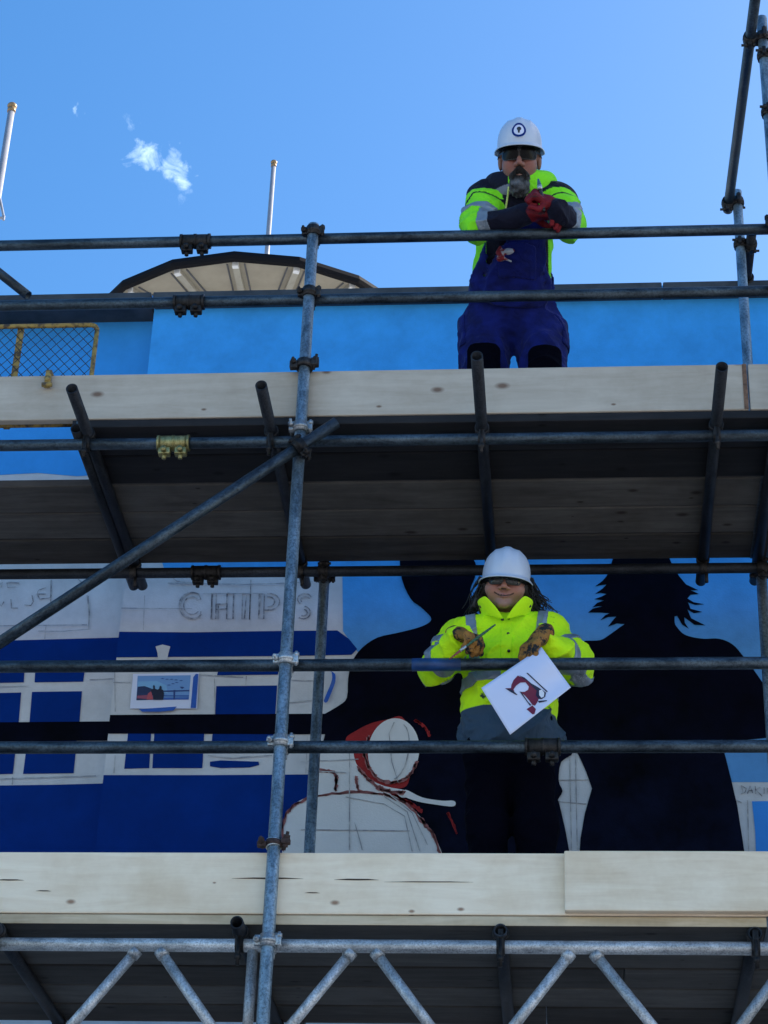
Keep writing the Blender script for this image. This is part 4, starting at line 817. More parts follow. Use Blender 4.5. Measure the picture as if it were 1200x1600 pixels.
def lens_pair(hd, parent, kind):
    """glasses bent round the face"""
    def shell(q): return np.abs(ell(q, (0, -0.004, 0.018), (0.082, 0.108, 0.12)))-0.0016
    def side_arm(q): ax = q.copy(); ax[:, 0] = np.abs(ax[:, 0]); return uni(0.003, caps(ax, (0.062, -0.078, 0.026), (0.083*hd.w, -0.02, 0.022), 0.004, 0.003), caps(ax, (0.083*hd.w, -0.02, 0.022), (0.086*hd.w, 0.012, 0.014), 0.003, 0.003))
    c = hd.c; lo = c-0.16*hd.s; hi = c+0.16*hd.s
    def box2(q, hx, hz, r, cx): ax = np.abs(np.abs(q[:, 0])-cx)-(hx-r); az = np.abs(q[:, 2]-0.018)-(hz-r); return np.hypot(np.maximum(ax, 0), np.maximum(az, 0))+np.minimum(np.maximum(ax, az), 0)-r
    if kind == 'sun':
        F = lambda P: (lambda q: np.maximum(shell(q), box2(q, 0.033, 0.0225, 0.014, 0.036))*hd.s)(hd.loc(P))
        g_ = surf('sunglasses', lambda P: (lambda q: uni(0.002, np.maximum(shell(q), np.abs(box2(q, 0.033, 0.0225, 0.014, 0.036))-0.002), side_arm(q), np.maximum(shell(q), rbox(q, (0, -0.11, 0.028), (0.008, 0.03, 0.003), 0.001)))*hd.s)(hd.loc(P)), lo, hi, 0.0016, M['frame'], parent)
    else:
        F = lambda P: (lambda q: np.maximum(shell(q), box2(q, 0.0255, 0.0175, 0.013, 0.033))*hd.s)(hd.loc(P))
        g_ = surf('glasses', lambda P: (lambda q: uni(0.002, np.maximum(shell(q)-0.001, np.abs(box2(q, 0.0265, 0.0195, 0.013, 0.033))-0.0028), side_arm(q), caps(np.abs(q)*np.array([1, -1, 1], np.float32), (0, -0.113, 0.026), (0.009, -0.112, 0.026), 0.002, 0.002))*hd.s)(hd.loc(P)), lo, hi, 0.0014, M['frame'], parent)
    for s_ in (-1, 1):
        ln = surf('lens', lambda P, s_=s_: np.maximum(F(P), -s_*hd.loc(P)[:, 0]*hd.s+0.001), lo, hi, 0.0015, M['lens'] if kind == 'sun' else M['clear_lens'], None); ln.parent = g_; ln.matrix_parent_inverse = Matrix()
m_ = mat('clear_lens', (0.03, 0.03, 0.035), 0.08); m_.node_tree.nodes['Principled BSDF'].inputs['Alpha'].default_value = 0.66; M['clear_lens'] = m_

def A3(px, py, Y): return np.array(at(px, py, Y), np.float32)
def bbox(pts, pad): q = np.array(pts); return q.min(0)-pad, q.max(0)+pad
def boots(parent, feet, z, name='boot'):
    for (x, y) in feet:
        def F(P, x=x, y=y): return uni(0.03, caps(P, (x, y+0.06, z+0.045), (x, y-0.12, z+0.035), 0.045, 0.036), caps(P, (x, y+0.05, z+0.04), (x, y+0.05, z+0.20), 0.048, 0.052))
        G = lambda P, F=F: smax(F(P), z+0.002-P[:, 2], 0.004)
        surf(name, G, (x-0.08, y-0.2, z-0.01), (x+0.08, y+0.13, z+0.26), 0.008, M['boot'], parent)

# ------------------------------------------------------------------ man leaning on the top rail
DECK2 = DZ2+BT+0.002; DECK1 = DZ1+BT+0.002
man = thing('person', 'person in white hard hat, sunglasses and hi-vis hoodie leaning on the top rail', 'person', (-0.2, 0.55, DECK2))
hd = Head(at(812, 250, 0.065), 30, 0, 0, 1.08, 1.04, 1.20)
sL, sR = np.array((-0.340, 0.175, 7.758), np.float32), np.array((-0.018, 0.175, 7.750), np.float32)
eL, eR = np.array((-0.378, 0.095, 7.536), np.float32), np.array((0.024, 0.095, 7.534), np.float32)
wL, wR = np.array((-0.165, 0.005, 7.525), np.float32), np.array((-0.026, -0.060, 7.510), np.float32)
pel, wst, chs = A3(800, 497, 0.58), A3(800, 440, 0.47), A3(808, 345, 0.27)
hpL, hpR = A3(757, 520, 0.585), A3(843, 520, 0.585); knL, knR = A3(757, 592, 0.585), A3(852, 592, 0.56)
ftL, ftR = (knL[0]+0.005, 0.60), (knR[0]+0.01, 0.58)
nb_ = (sL+sR)/2+np.array((0, 0.02, 0.03), np.float32)
def man_body(P):
    d = hd.sdf(P)
    q = uni(0.04, caps(P, chs, wst, 0.10, 0.10, 1.4), caps(P, wst, pel, 0.10, 0.11, 1.4), caps(P, sL, sR, 0.06, 0.06), caps(P, chs, nb_, 0.09, 0.05), caps(P, nb_, hd.wld((0, 0.045, -0.13)), 0.055, 0.055))
    for a, b, c in ((sL, eL, wL), (sR, eR, wR)): q = smin(q, smin(caps(P, a, b, 0.048, 0.04), caps(P, b, c, 0.04, 0.027), 0.02), 0.03)
    for a, b, f in ((hpL, knL, ftL), (hpR, knR, ftR)): q = smin(q, smin(caps(P, a, b, 0.08, 0.055), caps(P, b, (f[0], f[1]+0.04, DECK2+0.08), 0.052, 0.035), 0.03), 0.04)
    return smin(d, q, 0.02)
def skin_col(hd, lips, cheek):
    def f(V):
        q = hd.loc(V); c = np.tile(np.array((0.36, 0.185, 0.14), np.float32), (len(V), 1)); ax = q.copy(); ax[:, 0] = np.abs(ax[:, 0])
        k = np.exp(-(((ax-np.array((0.038, -0.085, -0.018)))/0.028)**2).sum(1))[:, None]*cheek; c = c*(1-k)+np.array((0.42, 0.13, 0.10))*k
        k = np.exp(-((q-np.array((0, -0.115, -0.015)))/0.02)**2).prod(1)[:, None]*0.6; c = c*(1-k)+np.array((0.44, 0.15, 0.12))*k
        if lips:
            mz = -0.055+11.0*ax[:, 0]**2; ins_ = (ax[:, 0] < 0.027) & (q[:, 1] < -0.06); up = ins_ & (np.abs(q[:, 2]-mz) < 0.010*(1-(ax[:, 0]/0.028)**2)+0.001); ln_ = (ax[:, 0] < 0.039) & (q[:, 1] < -0.045) & (np.abs(q[:, 2]-mz) < 0.0036)
            c[up] = (0.33, 0.13, 0.12); c[ln_] = (0.03, 0.008, 0.008)
        return c
    return f
lo, hi = bbox([hd.c-0.16*1.1, hd.c+0.18*1.1, pel, eL, eR, wR, (knL[0], 0.6, DECK2+0.03)], 0.13)
surf('body', man_body, lo, hi, 0.0042, M['skin'], man, lambda V: skin_col(hd, False, 0.8)(V)*0.72)  # even darkening of his skin stands in for backlit shade
def folds(P, seed, amp): return amp*(wob(P*np.array((1, 1, 1.7), np.float32), 24, seed)*0.45+1.15*np.abs(wob(P*np.array((0.8, 1, 1.5), np.float32), 30, seed+1, 4))**0.7+0.25*np.abs(wob(P, 75, seed+2))-1.0)
def hoodie_core(P): return uni(0.05, caps(P, chs, wst, 0.138, 0.138, 1.26), caps(P, sL, sR, 0.082, 0.082), caps(P, chs, nb_+np.array((0, 0.01, 0.0), np.float32), 0.12, 0.085, 1.2), caps(P, wst, pel, 0.135, 0.12, 1.15))
def hoodie(P):
    fo = folds(P, 11, 1.0); d = hoodie_core(P)+fo*0.006
    for a, b, c in ((sL, eL, wL), (sR, eR, wR)):
        ad = smin(caps(P, a, b, 0.079, 0.070), caps(P, b, c, 0.062, 0.044), 0.018)+fo*0.012; d = smin(d, ad, 0.022)
    d = np.maximum(d, -(np.linalg.norm(P-np.array(hd.wld((0, 0.02, -0.10)), np.float32), axis=1)-0.072))
    return d
def hood_col(V):
    c = np.tile(np.array(NAVY, np.float32), (len(V), 1)); t = seg_t(V, chs, wst); arm = np.zeros(len(V), bool)
    for a, b, w_, sgn in ((sL, eL, wL, -1), (sR, eR, wR, 1)):
        da = caps(V, a, b, 0.079, 0.070); db = caps(V, b, w_, 0.062, 0.044); u = seg_t(V, a, b); f = seg_t(V, b, w_); near = np.minimum(da, db) < 0.026
        isu = near & (da < db+0.004); isf = near & ~isu
        lm = isu & (u > 0.16) & ~((u > 0.30) & (u < 0.345)) | (isf & (f < 0.16)); c[lm] = LIME2; arm |= near
    low = ~arm & (t > 0.12) & (np.abs(V[:, 0]-chs[0]) > 0.138); c[low] = LIME2; return c
lo, hi = bbox([sL, sR, eL, eR, wL, wR, wst, pel], 0.19)
hood_o = surf('hoodie', hoodie, lo, hi, 0.0046, M['hivis'], man, hood_col)
def man_bands(i, a, b, u0, u1, ra, rb, nm='reflective_band'):
    mid = (np.array(a)+np.array(b))/2
    F = lambda P: np.maximum(np.maximum(hoodie(P)-0.0035, -(hoodie(P)+0.004)), np.maximum(np.maximum(u0-seg_t(P, a, b), seg_t(P, a, b)-u1)*np.linalg.norm(b-a), caps(P, a, b, ra, rb)-0.022))
    lo, hi = bbox([a, b], 0.11); o = surf(nm, F, lo, hi, 0.004, M['reflect'], None); o.parent = hood_o; o.matrix_parent_inverse = Matrix()
for a, b, c in ((sL, eL, wL), (sR, eR, wR)):
    man_bands(0, a, b, 0.62, 0.80, 0.079, 0.070); man_bands(1, b, c, 0.14, 0.36, 0.062, 0.044)
# dungarees: trousers and bib in one piece of cloth
def legs(P, r0, r1, r2, kl, hL, hR, kL, kR, fL, fR, zd):
    d = None
    for a, b, f in ((hL, kL, fL), (hR, kR, fR)):
        e = smin(caps(P, a, b, r0, r1), caps(P, b, (f[0], f[1]+0.03, zd+0.10), r1, r2), 0.03); d = e if d is None else smin(d, e, kl)
    return d
def dungarees(P):
    d = uni(0.045, caps(P, pel, wst+(pel-wst)*0.35, 0.148, 0.142, 1.30), legs(P, 0.116, 0.100, 0.088, 0.03, hpL, hpR, knL, knR, ftL, ftR, DECK2))
    tor = hoodie_core(P)-0.023; t = seg_t(P, chs, wst); xx = np.abs(P[:, 0]-(chs[0]+(wst[0]-chs[0])*t)); wdt_ = 0.128+0.075*np.clip((t-0.25)/0.8, 0, 1.2)**1.6
    n_ = nrm(np.cross(wst-chs, (1, 0, 0))); fr = (P-chs)@n_; sg = 1 if n_[1] < 0 else -1
    bib = smax(smax(np.abs(tor)-0.008, xx-np.minimum(wdt_, 0.178), 0.008), smax(-sg*fr+0.01, -t-0.12, 0.01), 0.01)
    return smin(smax(d, DECK2+0.035-P[:, 2], 0.01), np.maximum(bib, t-1.3), 0.012)+folds(P, 31, 0.011)
lo, hi = bbox([chs, wst, pel, hpL, hpR, knL, knR, (knL[0], 0.6, DECK2+0.05)], 0.24)
dun_o = surf('dungarees', dungarees, lo, hi, 0.0052, M['dungaree'], man)
# cargo pockets, knee pads, bib pocket with a rag
def shell_part(nm, base, region, lo, hi, h, m, par, t0=-0.004, t1=0.010): o = surf(nm, lambda P: smax(smax(base(P)-t1, -(base(P)-t0), 0.003), region(P), 0.004), lo, hi, h, M[m], None); o.parent = par; o.matrix_parent_inverse = Matrix(); return o
for kn in (knL, knR): shell_part('knee_pad', dungarees, lambda P, kn=kn: rbox(P, kn+np.array((0, -0.1, 0.005), np.float32), (0.075, 0.10, 0.11), 0.03), kn-0.2, kn+0.2, 0.006, 'black_cloth', dun_o)
pk = A3(808, 405, 0.25); shell_part('bib_pocket', dungarees, lambda P: rbox(P, pk, (0.085, 0.12, 0.055), 0.01), pk-0.16, pk+0.16, 0.005, 'dungaree', dun_o, -0.002, 0.009)
for s_, hx in ((-1, hpL), (1, hpR)):
    cp = hx+np.array((s_*0.10, 0.0, -0.03), np.float32); shell_part('cargo_pocket', dungarees, lambda P, cp=cp: rbox(P, cp, (0.05, 0.08, 0.085), 0.012), cp-0.16, cp+0.16, 0.006, 'dungaree', dun_o, -0.002, 0.008)
# hood round the neck
hc = np.array(hd.wld((0, 0.050, -0.100)), np.float32)
def hood(P):
    q = P-hc; a = np.arctan2(q[:, 0], -q[:, 1]); r = np.hypot(q[:, 0]*0.92, q[:, 1]); front = np.cos(a)
    zc = 0.006-0.042*np.clip(front, 0, 1)**2+0.03*np.clip(-front, 0, 1); rad = 0.112+0.012*np.clip(-front, 0, 1); return np.hypot((r-rad-0.25*(q[:, 2]-zc))/1.0, (q[:, 2]-zc)*0.55)-0.027-0.012*np.abs(np.sin(a))+0.005*wob(P, 44, 77)
def hood_c(V):
    q = V-hc; r = np.hypot(q[:, 0]*0.92, q[:, 1]); a = np.arctan2(q[:, 0], -q[:, 1]); c = np.tile(np.array(LIME2, np.float32), (len(V), 1)); c[a < -0.35] = NAVY; c[(a < -0.22) & (r < 0.136)] = (0.20, 0.22, 0.30); c[(a > 0.55) & (r < 0.116)] = (0.20, 0.22, 0.30); c[np.abs(a) > 2.3] = NAVY; return c
ho = surf('hood', hood, hc-np.array((0.19, 0.19, 0.12)), hc+np.array((0.19, 0.19, 0.14)), 0.005, M['hivis'], None, hood_c); ho.parent = hood_o; ho.matrix_parent_inverse = Matrix()
def cordline(nm, pts, r, m, par):
    bm = bmesh.new(); P = smooth_pts(pts, 6)
    for a, b in zip(P, P[1:]): cyl(bm, a, b, r, 10)
    o = obj(nm, bm, M[m], None, True)
    if par is not None: o.parent = par; o.matrix_parent_inverse = Matrix()
    return o
def on_front(F, px, py, lift=0.004, y0=-0.35, y1=0.6):         # first point of a surface along the photograph's viewing ray
    a = np.array(at(px, py, y0)); b = np.array(at(px, py, y1)); T = np.linspace(0, 1, 400)[:, None]; P = (a+(b-a)*T).astype(np.float32); d = F(P); k = np.argmax(d < lift); return Vector(P[k].tolist())
for pl in ([(795, 292), (793, 308), (790, 326)], [(825, 292), (824, 304), (822, 314)]): cordline('drawstring', [on_front(lambda P: np.minimum(hoodie_core(P), hood(P)), x, y, 0.008) for x, y in pl], 0.0045, 'cord', hood_o)
# beard
def beard(P):
    q = hd.loc(P); ax = q.copy(); ax[:, 0] = np.abs(ax[:, 0])
    reg = uni(0.01, ell(q, (0, -0.076, -0.096), (0.056, 0.060, 0.046)), caps(ax, (0.0, -0.10, -0.034), (0.032, -0.085, -0.060), 0.010, 0.012), caps(ax, (0.04, -0.06, -0.085), (0.066, -0.01, -0.02), 0.014, 0.009))
    reg = np.maximum(reg, -ell(q, (0, -0.10, -0.056), (0.014, 0.03, 0.0030))*1.0)
    return smin(smax(hd.sdf(P)-0.0095-0.0035*wob(P, 330, 3), reg*hd.s, 0.004), (ell(q, (0, -0.082, -0.097), (0.041, 0.034, 0.036))+0.0025*wob(q, 300, 6))*hd.s, 0.01)
def beard_c(V):
    q = hd.loc(V); g_ = np.clip((-0.062-q[:, 2])/0.02, 0, 1)*np.clip(0.5+0.5*wob(V, 120, 9), 0.15, 1); side = np.clip((np.abs(q[:, 0])-0.026)/0.02, 0, 1)
    k = np.clip(np.maximum(g_*0.85, side*0.6), 0, 1)[:, None]; return np.array((0.022, 0.018, 0.017))*(1-k)+np.array((0.21, 0.215, 0.23))*k
surf('beard', beard, hd.c-0.26, hd.c+0.14, 0.0022, beard_mat, man, beard_c)
lens_pair(hd, man, 'sun'); hard_hat(hd, man, True, c=(0, 0.008, 0.056), rx=0.092, ry=0.118, h=0.114)
# gloves
ax = (-0.80, -0.42, 0.30); hR_ = hand_sdf(wR+np.array((-0.025, -0.012, 0.012)), ax, (-0.25, -0.80, 0.55), (72, 88, 60), (0.35, 0.55, -0.55), (0.95, -0.1, -0.3), 1, 1.06); surf('glove', hR_, wR-0.2, wR+0.2, 0.0026, M['red_glove'], man)
hL_ = hand_sdf(wL+np.array((0.02, -0.005, 0.0)), (0.9, -0.15, -0.18), (0, -0.4, 0.9), (30, 40, 30), (0.5, 0.75, -0.4), (0.9, 0.1, -0.4), 1, 1.12); surf('glove', hL_, wL-0.2, wL+0.22, 0.003, M['red_glove'], man)
boots(man, (ftL, ftR), DECK2)
# rag tucked in the bib pocket
rg = on_front(dungarees, 786, 398, 0.004); rgv = np.array(rg, np.float32)
def rag(P): return uni(0.012, ell(P, rgv+np.array((-0.012, -0.008, 0.0)), (0.020, 0.016, 0.040)), ell(P, rgv+np.array((0.022, -0.012, 0.014)), (0.026, 0.014, 0.026)), caps(P, rgv+np.array((0.0, -0.016, -0.03)), rgv+np.array((0.035, -0.012, -0.045)), 0.010, 0.007))+0.0045*wob(P, 110, 4)
ro = surf('paint_rag', rag, rgv-0.1, rgv+0.1, 0.003, mat('paint_rag', (0.22, 0.012, 0.018), 0.85, col2=(0.42, 0.45, 0.50), vscale=26, lo=0.50, hi=0.56), None); tag(ro, 'red and white paint-stained rag tucked in the dungaree bib pocket', 'rag')
# brush held upright in the red glove
def brush(name, label, a, b, c, m_handle, m_tip, r=0.006, flat_=2.2):
    """a: handle end, b: ferrule, c: bristle tip"""
    a, b, c = Vector(a), Vector(b), Vector(c); root = thing(name, label, 'paintbrush', a)
    bm = bmesh.new(); d = (b-a); n_ = 10
    for i in range(n_): t0, t1 = i/n_, (i+1)/n_; rr = lambda t: r*(0.75+0.6*math.sin(math.pi*min(1, t*0.9))); cyl(bm, a+d*t0, a+d*t1, rr(t0), 12, rr(t1))
    world_child(obj('handle', bm, m_handle, None, True), root)
    bm = bmesh.new(); cyl(bm, b, b+(c-b)*0.35, r*1.35, 14); world_child(obj('ferrule', bm, M['coupler_bright'], None, True), root)
    bm = bmesh.new(); cyl(bm, b+(c-b)*0.33, c, r*1.3, 14, r*0.5); world_child(obj('bristles', bm, m_tip, None, True), root)
brush('paintbrush', 'dark-handled paintbrush held upright in a red glove', at(850, 330, -0.10), at(844, 296, -0.105), at(841, 280, -0.105), M['black_plastic'], mat('blue_bristle', (0.05, 0.10, 0.20), 0.8), 0.008)

# ------------------------------------------------------------------ woman standing on the lower deck
wmn = thing('person', 'person in white hard hat and yellow hi-vis jacket holding a picture over the rail', 'person', (-0.23, 0.3, DECK1))
hd2 = Head(at(790, 922, 0.215), 20, 4, 0, 1.03, 1.13, 0.82)
sL, sR = np.array((-0.418, 0.275, 5.600), np.float32), np.array((-0.062, 0.275, 5.605), np.float32)
eL, eR = np.array((-0.520, 0.205, 5.425), np.float32), np.array((0.036, 0.205, 5.438), np.float32)
wL, wR = np.array((-0.405, 0.005, 5.462), np.float32), np.array((-0.105, 0.000, 5.452), np.float32)
pel2, wst2, chs2 = np.array((-0.228, 0.30, 5.14), np.float32), np.array((-0.232, 0.285, 5.30), np.float32), np.array((-0.238, 0.265, 5.49), np.float32)
hpL2, hpR2 = np.array((-0.303, 0.305, 5.10), np.float32), np.array((-0.152, 0.305, 5.10), np.float32); knL2, knR2 = np.array((-0.312, 0.285, 4.80), np.float32), np.array((-0.128, 0.285, 4.80), np.float32)
ftL2, ftR2 = (-0.315, 0.31), (-0.120, 0.31); nb2 = np.array((-0.242, 0.275, 5.62), np.float32)
aL, aR = (sL, eL, wL), (sR, eR, wR)
def wom_body(P):
    d = hd2.sdf(P); q = uni(0.04, caps(P, chs2, wst2, 0.10, 0.095, 1.4), caps(P, wst2, pel2, 0.095, 0.11, 1.4), caps(P, sL, sR, 0.055, 0.055), caps(P, nb2, hd2.wld((0, 0.045, -0.13)), 0.055, 0.05))
    for a, b, c in (aL, aR): q = smin(q, smin(caps(P, a, b, 0.045, 0.038), caps(P, b, c, 0.036, 0.025), 0.02), 0.03)
    for a, b, f in ((hpL2, knL2, ftL2), (hpR2, knR2, ftR2)): q = smin(q, smin(caps(P, a, b, 0.08, 0.052), caps(P, b, (f[0], f[1]+0.03, DECK1+0.08), 0.05, 0.034), 0.03), 0.04)
    return smin(d, q, 0.02)
lo, hi = bbox([hd2.c-0.16, hd2.c+0.18, eL, eR, wR, wL, (-0.33, 0.3, DECK1+0.03)], 0.11)
surf('body', wom_body, lo, hi, 0.0036, M['skin'], wmn, skin_col(hd2, True, 0.55))
def jacket(P):
    d = uni(0.05, caps(P, chs2, wst2, 0.136, 0.136, 1.24), caps(P, sL, sR, 0.082, 0.082), caps(P, chs2, nb2, 0.13, 0.085, 1.15), caps(P, wst2, pel2+np.array((0, 0, 0.04), np.float32), 0.138, 0.160, 1.27))
    for a, b, c in (aL, aR):
        ad = smin(caps(P, a, b, 0.073, 0.068), caps(P, b, c, 0.066, 0.052), 0.02)
        ad = smax(ad, (seg_t(P, b, c)-1.0)*0.29, 0.01); d = smin(d, ad, 0.022)
    d = smax(d, (5.045-P[:, 2]), 0.02)
    return np.maximum(d, -(np.linalg.norm((P-np.array(hd2.wld((0, 0.01, -0.09)), np.float32)), axis=1)-0.078))+folds(P, 51, 0.0135)
def jk_col(V):
    c = np.tile(np.array(LIME, np.float32), (len(V), 1)); arm = np.minimum.reduce([np.minimum(caps(V, a, b, 0.073, 0.068), caps(V, b, w_, 0.066, 0.052)) for a, b, w_ in (aL, aR)]) < 0.01; hem = 5.245+0.004*wob(V, 12, 2)
    c[(V[:, 2] < hem) & ~(arm & (V[:, 2] > 5.3))] = SLATE; return c
lo, hi = bbox([sL, sR, eL, eR, wL, wR, pel2], 0.20); hi[2] += 0.03
jk_o = surf('jacket', jacket, lo, hi, 0.0046, M['hivis_dirty'], wmn, jk_col)
def jband(region, lo, hi, nm='reflective_band'):
    o = surf(nm, lambda P: np.maximum(np.abs(jacket(P)-0.0005)-0.0035, region(P)), lo, hi, 0.004, M['reflect'], None); o.parent = jk_o; o.matrix_parent_inverse = Matrix()
jlo, jhi = bbox([sL, sR, wst2], 0.17)
notarm = lambda P: 0.012-np.minimum.reduce([np.minimum(caps(P, a, b, 0.073, 0.068), caps(P, b, w_, 0.066, 0.052)) for a, b, w_ in (aL, aR)])
jband(lambda P: np.maximum(np.abs(P[:, 2]-5.375)-0.026, notarm(P)), jlo, jhi)
for sgn in (-1, 1): jband(lambda P, sgn=sgn: np.maximum(np.maximum(np.abs(P[:, 0]-(-0.240+sgn*(0.128+0.10*(P[:, 2]-5.5))))-0.021, 5.40-P[:, 2]), 0.0*P[:, 0]-0.01), jlo, jhi)
for a, b, c in (aL, aR):
    lo_, hi_ = bbox([b, c], 0.12); jband(lambda P, b=b, c=c: np.maximum(np.abs(seg_t(P, b, c)-0.30)*0.29-0.024, caps(P, b, c, 0.066, 0.052)-0.03), lo_, hi_)
    lo_, hi_ = bbox([a, b], 0.12); jband(lambda P, a=a, b=b: np.maximum(np.abs(seg_t(P, a, b)-0.55)*0.22-0.022, caps(P, a, b, 0.073, 0.068)-0.02), lo_, hi_)
shell_part('placket', jacket, lambda P: np.maximum(np.abs(P[:, 0]+0.238)-0.024, np.maximum(P[:, 1]-0.28, np.maximum(5.25-P[:, 2], P[:, 2]-5.62))), chs2-np.array((0.06, 0.24, 0.3)), chs2+np.array((0.06, 0.1, 0.2)), 0.004, 'hivis_lime', jk_o, -0.004, 0.0045)
# collar: a turned-up stand collar open in a V, with poppers
cb = Vector(hd2.c.tolist())+Vector((0, 0.022, -0.072)); bm = bmesh.new(); rows = []
na = 48
for j in range(7):
    t = j/6; row = []
    for i in range(na+1):
        a = R_(2)+(2*math.pi-R_(4))*i/na; fr = max(0, math.cos(a)); hgt = 0.070-0.016*max(0, -math.cos(a)); flare = 0.014+0.026*fr; op = 0.62*t*fr**1.5
        a2 = a+op*(1 if a < math.pi else -1); rx_ = 0.088+flare*t; ry_ = 0.096+flare*t*0.9
        row.append(bm.verts.new(cb+Vector((rx_*math.sin(a2), -ry_*math.cos(a2)-0.012*fr, -0.056-0.050*fr**3*(1-t)+hgt*t-0.018*fr*t))))
    rows.append(row)
for a_, b_ in zip(rows, rows[1:]):
    for i in range(na): bm.faces.new((a_[i], a_[i+1], b_[i+1], b_[i]))
co = obj('collar', bm, M['hivis_lime'], None, True); md = co.modifiers.new('solid', 'SOLIDIFY'); md.thickness = 0.006; md.offset = 0; md = co.modifiers.new('sub', 'SUBSURF'); md.levels = 1; md.render_levels = 1
co.parent = jk_o; co.matrix_parent_inverse = Matrix()
def popper(p, m='black_plastic', r=0.007, par=jk_o):
    bm = bmesh.new(); d = (Vector(p)-CAM).normalized(); cyl(bm, Vector(p)-d*0.003, Vector(p)+d*0.004, r, 14); o = obj('popper', bm, M[m], None, True); o.parent = par; o.matrix_parent_inverse = Matrix()
for x, y in ((785, 968), (795, 966), (795, 1017), (794, 990)): popper(on_front(jacket, x, y, 0.006), r=0.006)
for u_ in (7, 41):
    v_ = co.data.vertices[4*(na+1)+u_].co.copy(); popper(v_+(CAM-v_).normalized()*0.006, r=0.0065)
# trousers
def trousers(P): return smax(smin(caps(P, pel2-np.array((0.0, 0, 0.02), np.float32), pel2+np.array((0, 0, 0.06), np.float32), 0.128, 0.128, 1.36), legs(P, 0.098, 0.078, 0.072, 0.02, hpL2, hpR2, knL2, knR2, ftL2, ftR2, DECK1), 0.04), DECK1+0.035-P[:, 2], 0.01)+folds(P, 71, 0.007)
lo, hi = bbox([pel2, hpL2, hpR2, (-0.33, 0.3, DECK1+0.05), (-0.1, 0.3, DECK1+0.05)], 0.2)
tr_o = surf('trousers', trousers, lo, hi, 0.006, M['black_cloth'], wmn)
boots(wmn, (ftL2, ftR2), DECK1)
lens_pair(hd2, wmn, 'clear'); hard_hat(hd2, wmn, False, c=(0, 0.006, 0.050), rx=0.094, ry=0.118, h=0.116)
for s_ in (-1, 1):
    bm = bmesh.new(); sp = bmesh.ops.create_uvsphere(bm, u_segments=16, v_segments=12, radius=0.0125)['verts']; bmesh.ops.translate(bm, vec=hd2.wld((s_*0.0335, -0.0835, 0.014)), verts=sp); eo = world_child(obj('eye', bm, M['eye'], None, True), wmn)
    bm = bmesh.new(); sp = bmesh.ops.create_uvsphere(bm, u_segments=12, v_segments=8, radius=0.0062)['verts']; bmesh.ops.translate(bm, vec=hd2.wld((s_*0.0335, -0.0912, 0.0125)), verts=sp); io = obj('iris', bm, M['iris'], None, True); io.parent = eo; io.matrix_parent_inverse = Matrix()
# hair: a mass behind the face and loose windblown locks
def hairmass(P):
    q = hd2.loc(P); ax = q.copy(); ax[:, 0] = np.abs(ax[:, 0])
    d = uni(0.03, ell(q, (0, 0.035, 0.02), (0.092, 0.085, 0.085)), caps(ax, (0.086, 0.010, 0.015), (0.116, 0.020, -0.10), 0.020, 0.024), ell(q, (0, 0.06, -0.07), (0.108, 0.05, 0.095)))
    return (d+0.006*wob(q*np.array((1, 1, 0.35), np.float32), 130, 8))*hd2.s
ha = surf('hair', hairmass, hd2.c-0.22, hd2.c+0.18, 0.0042, M['hair'], wmn)
rnd = random.Random(5)
for i in range(110):
    s_ = rnd.choice((-1, 1, 1)); z0 = rnd.uniform(-0.02, 0.06); p0 = Vector((s_*rnd.uniform(0.085, 0.105), rnd.uniform(-0.02, 0.05), z0)); L_ = rnd.uniform(0.10, 0.19)
    p1 = p0+Vector((s_*rnd.uniform(0.005, 0.035), rnd.uniform(-0.01, 0.02), -L_*0.4)); p2 = p1+Vector((s_*rnd.uniform(-0.02, 0.045)+0.01, rnd.uniform(-0.015, 0.02), -L_*0.35)); p3 = p2+Vector((s_*rnd.uniform(-0.04, 0.04)+0.012, rnd.uniform(-0.02, 0.02), -L_*rnd.uniform(0.05, 0.3)))
    pts = [Vector(v_) for v_ in smooth_pts([hd2.wld(q) for q in (p0, p1, p2, p3)], 5)]; bm = bmesh.new(); r0 = rnd.uniform(0.0012, 0.0045)
    for k in range(len(pts)-1): cyl(bm, pts[k], pts[k+1]+(pts[k+1]-pts[k])*0.15, r0*(1-k/len(pts)*0.8), 6, r0*(1-(k+1)/len(pts)*0.8))
    o = obj('lock', bm, M['hair'], None, True); o.parent = ha; o.matrix_parent_inverse = Matrix()
# gloves
gL = hand_sdf(wL+np.array((-0.012, 0.01, 0.012)), (0.62, -0.62, -0.42), (0.35, -0.45, 0.85), (42, 62, 40), (0.35, 0.75, -0.5), (0.8, -0.1, -0.55), 1, 1.12, 0.2); surf('glove', gL, wL-0.2, wL+0.22, 0.0026, M['tan_glove'], wmn)
gR = hand_sdf(wR+np.array((0.005, 0.0, 0.008)), (-0.48, -0.42, -0.74), (-0.45, -0.55, 0.55), (30, 45, 35), (0.45, 0.5, -0.65), (0.95, -0.25, -0.35), -1, 1.12, 0.1); surf('glove', gR, wR-0.22, wR+0.16, 0.0026, M['tan_glove'], wmn)
brush('paintbrush', 'thin paintbrush with red-tipped bristles in a tan glove', at(774, 976, -0.06), at(728, 1010, -0.085), at(702, 1030, -0.085), mat('brush_handle', (0.03, 0.10, 0.05), 0.4), mat('red_bristle', (0.25, 0.06, 0.05), 0.8), 0.0042)
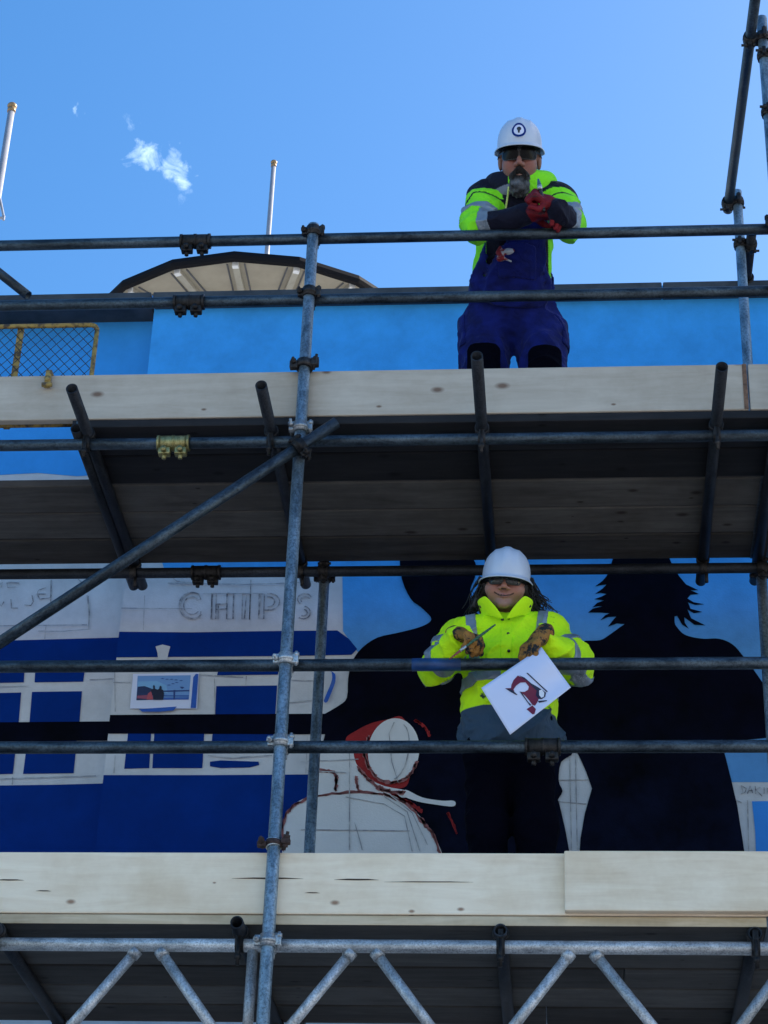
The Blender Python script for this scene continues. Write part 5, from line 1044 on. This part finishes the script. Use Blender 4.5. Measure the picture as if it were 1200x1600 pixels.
# the sheet she holds: curled paper with a red machine printed on it
sheet_o = thing('paper_sheet', 'white sheet printed with a red machine, hanging from a tan glove over the rail', 'paper', at(797, 1148, -0.06))
C00, C10, C11, C01 = (752, 1075), (797, 1148), (892, 1074), (846, 1011)
def ppt(u, v, lift=0.0):                                      # u along the long side from the lower corner, v up
    x = (1-u)*(1-v)*C10[0]+u*(1-v)*C11[0]+u*v*C01[0]+(1-u)*v*C00[0]; y = (1-u)*(1-v)*C10[1]+u*(1-v)*C11[1]+u*v*C01[1]+(1-u)*v*C00[1]
    Yd = -0.062-0.020*math.sin(math.pi*u)*(1-v)+0.012*math.sin(2.2*math.pi*v)*u; return at(x, y, Yd-lift)
bm = bmesh.new(); G = [[bm.verts.new(ppt(i/24, j/18)) for i in range(25)] for j in range(19)]
for j in range(18):
    for i in range(24): bm.faces.new((G[j][i], G[j][i+1], G[j+1][i+1], G[j+1][i]))
po = obj('paper', bm, M['paper'], None, True); md = po.modifiers.new('solid', 'SOLIDIFY'); md.thickness = 0.0006; world_child(po, sheet_o)
def uvof(px, py):                                             # pixel of the photograph -> place on the sheet
    a = Vector((C11[0]-C10[0], C11[1]-C10[1])); b = Vector((C00[0]-C10[0], C00[1]-C10[1])); d = Vector((px-C10[0], py-C10[1])); det = a.x*b.y-a.y*b.x; return (d.x*b.y-d.y*b.x)/det, (a.x*d.y-a.y*d.x)/det
def ink2(pts, m, lift, nm='print_shape'):
    pts = [(740+x*160/1200, 1010+y*150/1125) for x, y in pts]; o = sheet(nm, [(*uvof(x, y), 0) for x, y in pts], m, None, 0.0, (0, 0, 1)); bm = bmesh.new(); bm.from_mesh(o.data); bmesh.ops.remove_doubles(bm, verts=bm.verts, dist=1e-5); bmesh.ops.subdivide_edges(bm, edges=bm.edges, cuts=3, use_grid_fill=True)
    for v_ in bm.verts: v_.co = ppt(v_.co.x, v_.co.y, lift)
    bm.to_mesh(o.data); bm.free(); o.parent = po; o.matrix_parent_inverse = Matrix()
red_ink, dark_ink, w_ink = fm('red_ink', (0.16, 0.006, 0.03)), fm('dark_ink', (0.010, 0.006, 0.03)), fm('paper_ink', (0.74, 0.74, 0.78))
ink2([(520, 310), (590, 345), (640, 380), (690, 440), (750, 470), (770, 560), (760, 620), (740, 660), (720, 690), (690, 680), (650, 620), (600, 560), (545, 515), (600, 515), (640, 490), (650, 450), (610, 395), (550, 400), (500, 440), (470, 485), (480, 520), (510, 555), (440, 520), (370, 475), (440, 470), (445, 430), (470, 370)], red_ink, 0.0014)
ink2([(530, 305), (600, 335), (680, 410), (760, 460), (850, 530), (840, 580), (800, 610), (760, 605), (730, 560), (740, 500), (690, 450), (640, 385), (590, 350)], dark_ink, 0.0022)
ink2([(770, 500), (800, 490), (830, 530), (825, 580), (795, 595), (770, 560)], w_ink, 0.003); ink2([(620, 275), (640, 275), (870, 515), (860, 525)], dark_ink, 0.0022); ink2([(370, 475), (450, 490), (515, 550), (500, 555), (430, 515)], dark_ink, 0.0022)
ink2([(540, 512), (560, 515), (640, 640), (680, 680), (660, 690), (620, 630)], dark_ink, 0.0022); ink2([(620, 730), (690, 685), (730, 730), (715, 790), (690, 795)], red_ink, 0.0014); ink2([(750, 630), (860, 625), (860, 635), (770, 655)], dark_ink, 0.0022)
